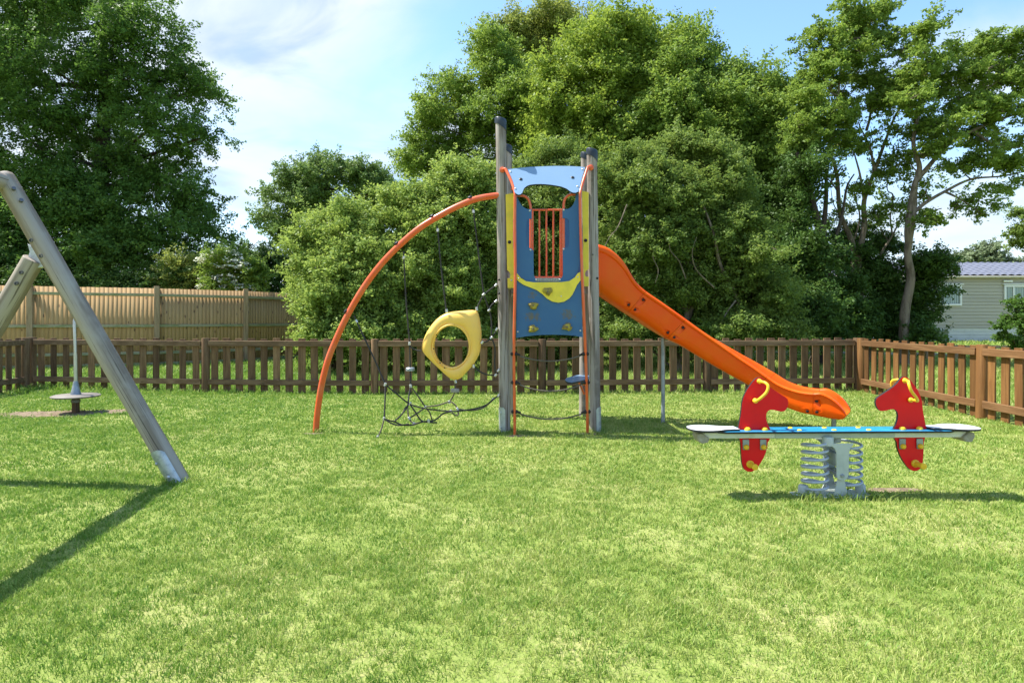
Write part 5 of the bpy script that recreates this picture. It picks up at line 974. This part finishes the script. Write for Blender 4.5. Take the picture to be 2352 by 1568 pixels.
# ------------------------------------------------------------------ spring seesaw
def seesaw():
    d = 4.88; k = .2933 / F * d; c0 = SEE.copy()
    cz = lambda y: CAMZ - (838.9 + .2933 * y - 734) / F * d
    X = lambda x: (1568 + .2933 * x - 1176) / F * d
    root = empty('spring_seesaw', c0, 'spring seesaw with two red horse-head boards and a bright blue plank', 'seesaw')
    cx = c0.x
    zb = cz(1040)                     # foot level seen at this depth ~ ground
    def mk(mb, name, m, parent=root, **kw): return mb.build(name, m, parent, **kw)
    # base
    mb = MB(); mb.box((cx, d, .006), (.46, .23, .016)); mb.box((cx - .02, d + .001, .006), (.60, .10, .014)); mk(mb, 'base_plate', M['paint_grey'], loc=(cx, d, 0), bevel=.006)
    ztop = .525                      # top of plank
    zc = ztop - .015 - .0225 - .017
    # beam
    hl = 1.045
    mb = MB(); mb.box((cx, d, ztop - .015 - .024), (2 * hl, .10, .044)); bm_ = mk(mb, 'beam', M['paint_white'], loc=(cx, d, zc), bevel=.004)
    mb = MB(); mb.box((cx, d, ztop - .015 - .025), (.96, .108, .050)); mk(mb, 'beam_plate', M['paint_grey'], bm_, loc=(cx, d, zc), bevel=.01)
    for s_ in (-1, 1):
        mb = MB(); x_ = cx + s_ * (hl + .0); pts = [(x_ - s_ * .045, .470), (x_ - s_ * .035, .435), (x_ - s_ * .012, .432), (x_ + s_ * .024, .428), (x_ + s_ * .036, .445), (x_ + s_ * .05, .475), (x_ + s_ * .045, .505), (x_ + s_ * .005, .507)]
        mb.plate([Vector((a, d - .075, b)) for a, b in pts], (0, .15, 0), 0); mk(mb, 'bumper', M['rubber'], loc=(x_, d, .44), bevel=.008)
    # plank
    def slab(name, outline, z, t, m, parent=root):
        mb = MB(); mb.plate([Vector((a, b, z)) for a, b in outline], (0, 0, -t)); return mk(mb, name, [m, M['edge']], parent, loc=(outline[0][0], outline[0][1], z))
    w_ = .105; pl = slab('plank', [(cx - .93, d - w_ * .7), (cx - .88, d - w_), (cx + .88, d - w_), (cx + .93, d - w_ * .7), (cx + .93, d + w_ * .7), (cx + .88, d + w_), (cx - .88, d + w_), (cx - .93, d + w_ * .7)], ztop, .015, M['cyan'])
    for xx in (880, 1150, 1418):
        for s_ in (-1, 1):
            mb = MB(); c = Vector((X(xx + 12 * s_), d - s_ * .052, ztop)); mb.lathe([(.019, 0), (.019, .004), (.012, .009), (.003, .010)], c, (0, 0, 1), 14); mk(mb, 'cap', M['yellow_knob'], pl, loc=c)
    for s_ in (-1, 1):
        o_ = [(.76, -.07), (.82, -.073), (.88, -.085), (.93, -.115), (1.0, -.135), (1.07, -.13), (1.125, -.095), (1.15, -.035), (1.15, .035), (1.125, .095), (1.07, .13), (1.0, .135), (.93, .115), (.88, .085), (.82, .073), (.76, .07)]
        pts = [(cx + s_ * a, d + b) for a, b in smooth_like(o_)]
        if s_ < 0: pts = pts[::-1]
        st = slab('seat', pts, ztop + .016, .015, M['white_panel'])
        for a, b in ((1.05, -.05), (1.05, .05), (.95, 0), (1.0, -.05), (.80, -.04)):
            mb = MB(); c = Vector((cx + s_ * a, d + b, ztop + .0155)); mb.lathe([(.013, 0), (.013, .002), (.008, .003)], c, (0, 0, 1), 12); mk(mb, 'bolt', M['galv'], st, loc=c)
    # horse boards
    H = [(600, 93), (618, 94), (634, 108), (655, 140), (690, 172), (730, 200), (770, 226), (805, 248), (821, 264), (827, 290), (822, 318), (810, 342), (795, 356), (775, 360), (745, 355), (710, 346), (688, 345), (668, 353), (656, 372), (652, 400), (657, 432), (668, 465), (686, 500), (706, 532), (690, 560), (664, 600), (660, 640), (648, 680), (630, 722), (606, 762), (582, 796), (560, 817), (535, 828), (508, 827), (484, 814), (469, 790), (461, 755), (457, 700), (452, 600), (440, 560), (426, 530), (436, 480), (446, 430), (455, 380), (461, 330), (464, 295), (472, 260), (484, 228), (502, 192), (525, 158), (548, 128), (568, 106), (584, 96)]
    yo = 1.5
    for s_ in (-1, 1):
        def hp(x, y, dy=0.):
            q = Vector((X(x), d + dy, cz(y - 2))); q.x -= cx; q.x *= -s_; q.x += cx; return q
        pts = [hp(x, y, -.011) for x, y in H]
        mb = MB(); mb.plate(pts, (0, .022, 0)); hb = mk(mb, 'horse_board', [M['red'], M['edge']], loc=hp(580, 530), smooth=28)
        if s_ > 0: hb['label'] = 'red horse-head board facing left'
        else: hb['label'] = 'red horse-head board facing right'
        for side in (-1, 1):
            y0 = side * .011; out = side
            mb = MB()
            tp = hp(600, 122, y0); lw = hp(562, 272, y0)
            fx = .10
            pth = smooth_path([tp, tp + Vector((.004, out * .035, .0)), hp(618, 128, y0 + out * .075), hp(628, 150, y0 + out * .10), hp(614, 195, y0 + out * .105), hp(575, 240, y0 + out * .095), hp(550, 266, y0 + out * .07), hp(548, 272, y0 + out * .04), lw], 5)
            mb.tube(pth, .0115, 12); mb.ball(tp, .021, 12); mb.ball(lw + Vector((0, out * .012, 0)), .021, 12); mb.ball(pth[-10], .0165, 12)
            mk(mb, 'handle', M['yellow_knob'], hb, loc=tp)
            mb = MB(); c = hp(524, 768, y0); mb.lathe([(.030, 0), (.030, .012), (.020, .020), (.018, .09), (.024, .096), (.024, .108), (.010, .111)], c, (0, out, 0), 16); mk(mb, 'foot_peg', M['yellow_knob'], hb, loc=c)
            for (bx, by) in ((500, 520), (633, 520)):
                c = hp(bx, by, side * .033); c.z = ztop + .001; mb = MB(); mb.lathe([(.025, 0), (.025, .008), (.016, .020), (.004, .023)], c, (0, 0, 1), 14); mk(mb, 'cap', M['yellow_knob'], hb, loc=c)
            for (bx, by) in ((490, 632), (625, 632)):
                c = hp(bx, by, y0 + out * .012); mb = MB(); mb.box(c + Vector((0, -out * .004, .018)), (.052, .012, .085)); bk = mk(mb, 'clamp', M['galv_leg'], hb, loc=c, bevel=.01)
                mb = MB(); mb.lathe([(.021, 0), (.021, .012), (.013, .022), (.003, .024)], c, (0, out, 0), 14); mk(mb, 'cap', M['yellow_knob'], hb, loc=c)
    # springs
    for s_ in (-1, 1):
        sc = Vector((cx + s_ * .140, d + s_ * .01, 0)); mb = MB(); z0, z1 = .055, .425; turns = 6.4; n = 150; r0 = .094; pts = []
        for i in range(n + 1):
            t = i / n; a = (math.pi if s_ < 0 else 0) + 2 * math.pi * turns * t; pts.append(sc + Vector((r0 * math.cos(a), r0 * math.sin(a), z0 + (z1 - z0) * t)))
        mb.tube(pts, .0108, 9); sp = mk(mb, 'spring', M['spring'], loc=sc, smooth=70)
        for z, rr in ((.445, .042), (.045, .038)):
            e = pts[0] if z < .1 else pts[-1]; c = Vector((e.x, e.y, z)); mb = MB(); mb.lathe([(rr, -.036), (rr, .026), (rr * .85, .034)] if z > .1 else [(rr, -.045), (rr, .028), (rr * .8, .038)], c, (0, 0, 1), 16); mk(mb, 'spring_cup', M['paint_grey'], sp, loc=c)
    # pivot brackets front and back
    for side in (-1, 1):
        y0 = d + side * .105
        up = [(1088, 590), (1290, 590), (1284, 606), (1262, 630), (1256, 655), (1250, 830), (1244, 852), (1228, 868), (1208, 876), (1185, 874), (1166, 862), (1157, 842), (1155, 655), (1145, 632), (1118, 608)]
        s2 = d / (d + side * .105)
        mb = MB(); mb.plate([Vector((cx + ((1568 + .2933 * (x + 0) - 1176) / F * d - cx - .005), y0, cz(y))) for x, y in up], (0, -side * .008, 0), 0); b1 = mk(mb, 'bracket', M['paint_grey'], loc=(cx, y0, .3), bevel=.003)
        lw = [(1176, 850), (1222, 850), (1236, 930), (1256, 1042), (1134, 1042), (1150, 960), (1168, 880)]
        mb = MB(); mb.plate([Vector((cx + ((1568 + .2933 * x - 1176) / F * d - cx - .005), y0 - side * .012, max(.02, cz(y)))) for x, y in lw], (0, -side * .010, 0), 0); mk(mb, 'foot_bracket', M['paint_grey'], loc=(cx, y0, .02), bevel=.003)
        c = Vector((X(1200) - .005, y0, cz(838))); mb = MB(); mb.lathe([(.016, 0), (.016, .006), (.010, .008), (.010, .012)], c, (0, side, 0), 8); mk(mb, 'bolt', M['galv_leg'], b1, loc=c)
    mb = MB(); mb.box((cx + .004, d, .30), (.05, .19, .10)); mb.tube([(cx + .004, d - .1, .185), (cx + .004, d + .1, .185)], .02, 12); mk(mb, 'pivot_block', M['galv_leg'], loc=(cx, d, .2), bevel=.005)
    root.rotation_euler = (0, R(-.28), 0)
def smooth_like(o_):
    mid = [Vector((a, b, 0)) for a, b in o_]; q = smooth_path(mid, 3); return [(p.x, p.y) for p in q]
seesaw()

# ------------------------------------------------------------------ swing frame, left
def swing():
    dd_ = 5.31
    root = empty('swing_frame', G(410, 1103), 'weathered round-timber swing frame leaning in at the left edge', 'swing frame')
    foot = P(412, 1104, dd_); apex = P(12, 412, dd_); u = (apex - foot).normalized()
    def timber(a, b, r, name='leg', cut=False):
        mb = MB(); n = 14; rr = random.Random(3); pts = [a.lerp(b, i / n) for i in range(n + 1)]; u_ = (b - a).normalized()
        rs = [r * (1 + .015 * math.sin(i * 1.3)) for i in range(n + 1)]
        if cut: pts += [b + u_ * .006]; rs += [r * .93]
        else: pts += [b + u_ * .03, b + u_ * .05]; rs += [r * .93, r * .7]
        mb.tube(pts, rs, 28)
        # local z along the timber so that the grain runs lengthwise
        q = Vector((0, 0, 1)).rotation_difference(u_); mb.v = [tuple(q.inverted() @ (Vector(v) - a)) for v in mb.v]
        o = mb.build(name, M['swing_wood'], root); o.rotation_mode = 'QUATERNION'; o.rotation_quaternion = q; o.location = a - root.location
        return o, q
    def sub(o, q, a, mb, name, m, **kw):
        mb.v = [tuple(q.inverted() @ (Vector(v) - a)) for v in mb.v]; s_ = mb.build(name, m, **kw); s_.parent = o; return s_
    l1, q1 = timber(foot - u * .12, apex, .080)
    a1 = foot - u * .12
    f2 = G(-230, 1105); f2.y = dd_ + .02; j2 = P(80, 592, dd_ + .0); u2 = (j2 - f2).normalized(); l2, q2 = timber(f2 - u2 * .1, j2 - u2 * .02, .082, cut=True); a2 = f2 - u2 * .1
    side = Vector((u.z, 0, -u.x))
    for o, q, a, pts in ((l1, q1, a1, [(71, 552), (93.5, 588)]), (l2, q2, a2, [(48, 626), (37, 651)])):
        for x, y in pts:
            c = P(x, y, dd_ - .083); mb = MB(); mb.lathe([(.0165, -.01), (.0165, .003), (.012, .004), (.011, -.004), (.001, -.004)], c, (0, -1, 0), 14); sub(o, q, a, mb, 'bolt', M['steel_dark'])
    for x, y in ((36, 434), (53, 461)):
        c = P(x, y, dd_ - .05) + side * .0; mb = MB(); mb.lathe([(.015, -.02), (.015, .012), (.008, .014)], c + Vector((.0, -.02, 0)), (.7, -.7, .35), 12); sub(l1, q1, a1, mb, 'bolt', M['steel_dark'])
    # steel shoe wrapped round the foot
    mb = MB(); n = 14; vs = []; w_ = n + 1; e1 = Vector((0, -1, 0)); e2 = side
    for r_ in (.088, .082):
        for t in (-.03, .10, .25, .30, .325):
            for k in range(w_):
                f = k / n; ang = R(-78) + R(118) * f; tt = t + .12 - (.05 * abs(2 * f - 1) ** 3 if t > .2 else 0); vs.append(a1 + u * tt + (e1 * math.cos(ang) + e2 * math.sin(ang)) * r_)
    fs = []
    for s_ in (0, 1):
        for j in range(4):
            for k in range(n): q = s_ * 5 * w_ + j * w_ + k; fs.append((q, q + 1, q + w_ + 1, q + w_))
    for k in range(n): q = 4 * w_ + k; fs.append((q, q + 1, q + 1 + 5 * w_, q + 5 * w_))
    for j in range(4):
        for k in (0, n): q = j * w_ + k; fs.append((q, q + w_, q + w_ * 6, q + 5 * w_))
    mb.add(vs, fs); sub(l1, q1, a1, mb, 'steel_shoe', M['galv'])
    for t, ang in ((.31, -38), (.16, -8)):
        ax = e1 * math.cos(R(ang)) + e2 * math.sin(R(ang)); mb = MB(); mb.lathe([(.017, 0), (.015, .006), (.006, .012)], a1 + u * (t + .03) + ax * .088, ax, 12); sub(l1, q1, a1, mb, 'bolt', M['galv'])
    # gusset between the legs
    mb = MB(); mb.plate([P(63, 560, dd_ - .02), P(92, 585, dd_ - .02), P(104, 612, dd_ - .02), P(80, 616, dd_ - .02), P(60, 600, dd_ - .02), P(68, 578, dd_ - .02)], (0, .05, 0), 0); mb.build('gusset', M['galv'], root, loc=P(80, 590, dd_), bevel=.004)
    # cross beam runs towards and past the viewer
    bs = apex + Vector((-.02, .05, -.03)); be = bs + Vector((.156, -1, 0)) * 4.05
    timber(bs, be, .08, 'beam')
    mb = MB(); c = apex + Vector((-.085, -.075, -.05)); mb.box(c, (.10, .05, .16), Matrix.Rotation(R(-30), 3, 'Y')); mb.build('beam_bracket', M['galv'], root, loc=c, bevel=.012)
    # the far pair of legs (beyond the left edge of the picture)
    for sx in (1, -1):
        b = be + Vector((sx * 1.5 - .0, .12, 0)); b.z = -.1; timber(b, be + Vector((sx * .05, .1, .0)), .080)
swing()

# ------------------------------------------------------------------ spinner
def spinner():
    s = SPIN; k = s.y / F
    root = empty('standing_spinner', s, 'small round standing spinner with a steel pole on a worn patch of earth', 'spinner')
    zt = CAMZ - (906 - 734) * k
    mb = MB(); mb.lathe([(.052, -.05), (.050, zt - .03), (.047, zt - .02)], s, (0, 0, 1), 16); g = mb.build('ground_post', M['brown_wood'], root, loc=s)
    mb = MB(); mb.lathe([(.060, .16), (.060, .20), (.05, .205)], s, (0, 0, 1), 16); mb.build('collar', M['steel_dark'], g, loc=s)
    mb = MB(); mb.lathe([(.20, zt - .038), (.30, zt - .034), (.314, zt - .026), (.316, zt - .014), (.300, zt - .006), (.290, zt - .0055), (.286, zt - .001), (.02, zt + .004)], s, (0, 0, 1), 48); mb.build('platform', M['disc'], root, loc=s, smooth=50)
    mb = MB(); mb.lathe([(.072, zt), (.070, zt + .012), (.058, zt + .05), (.030, zt + .195), (.027, zt + .205)], s, (0, 0, 1), 24); mb.build('cone', M['galv_leg'], root, loc=s)
    mb = MB(); mb.tube([s + Vector((0, 0, zt + .2)), s + Vector((-.005, 0, zt + .62))], .026, 16); mb.tube([s + Vector((-.005, 0, zt + .60)), s + Vector((-.012, 0, zt + .85)), s + Vector((-.02, 0, 1.38)), s + Vector((-.01, .02, 1.50))], [.022, .022, .021, .018], 16); mb.build('pole', M['chrome'], root, loc=s)
spinner()
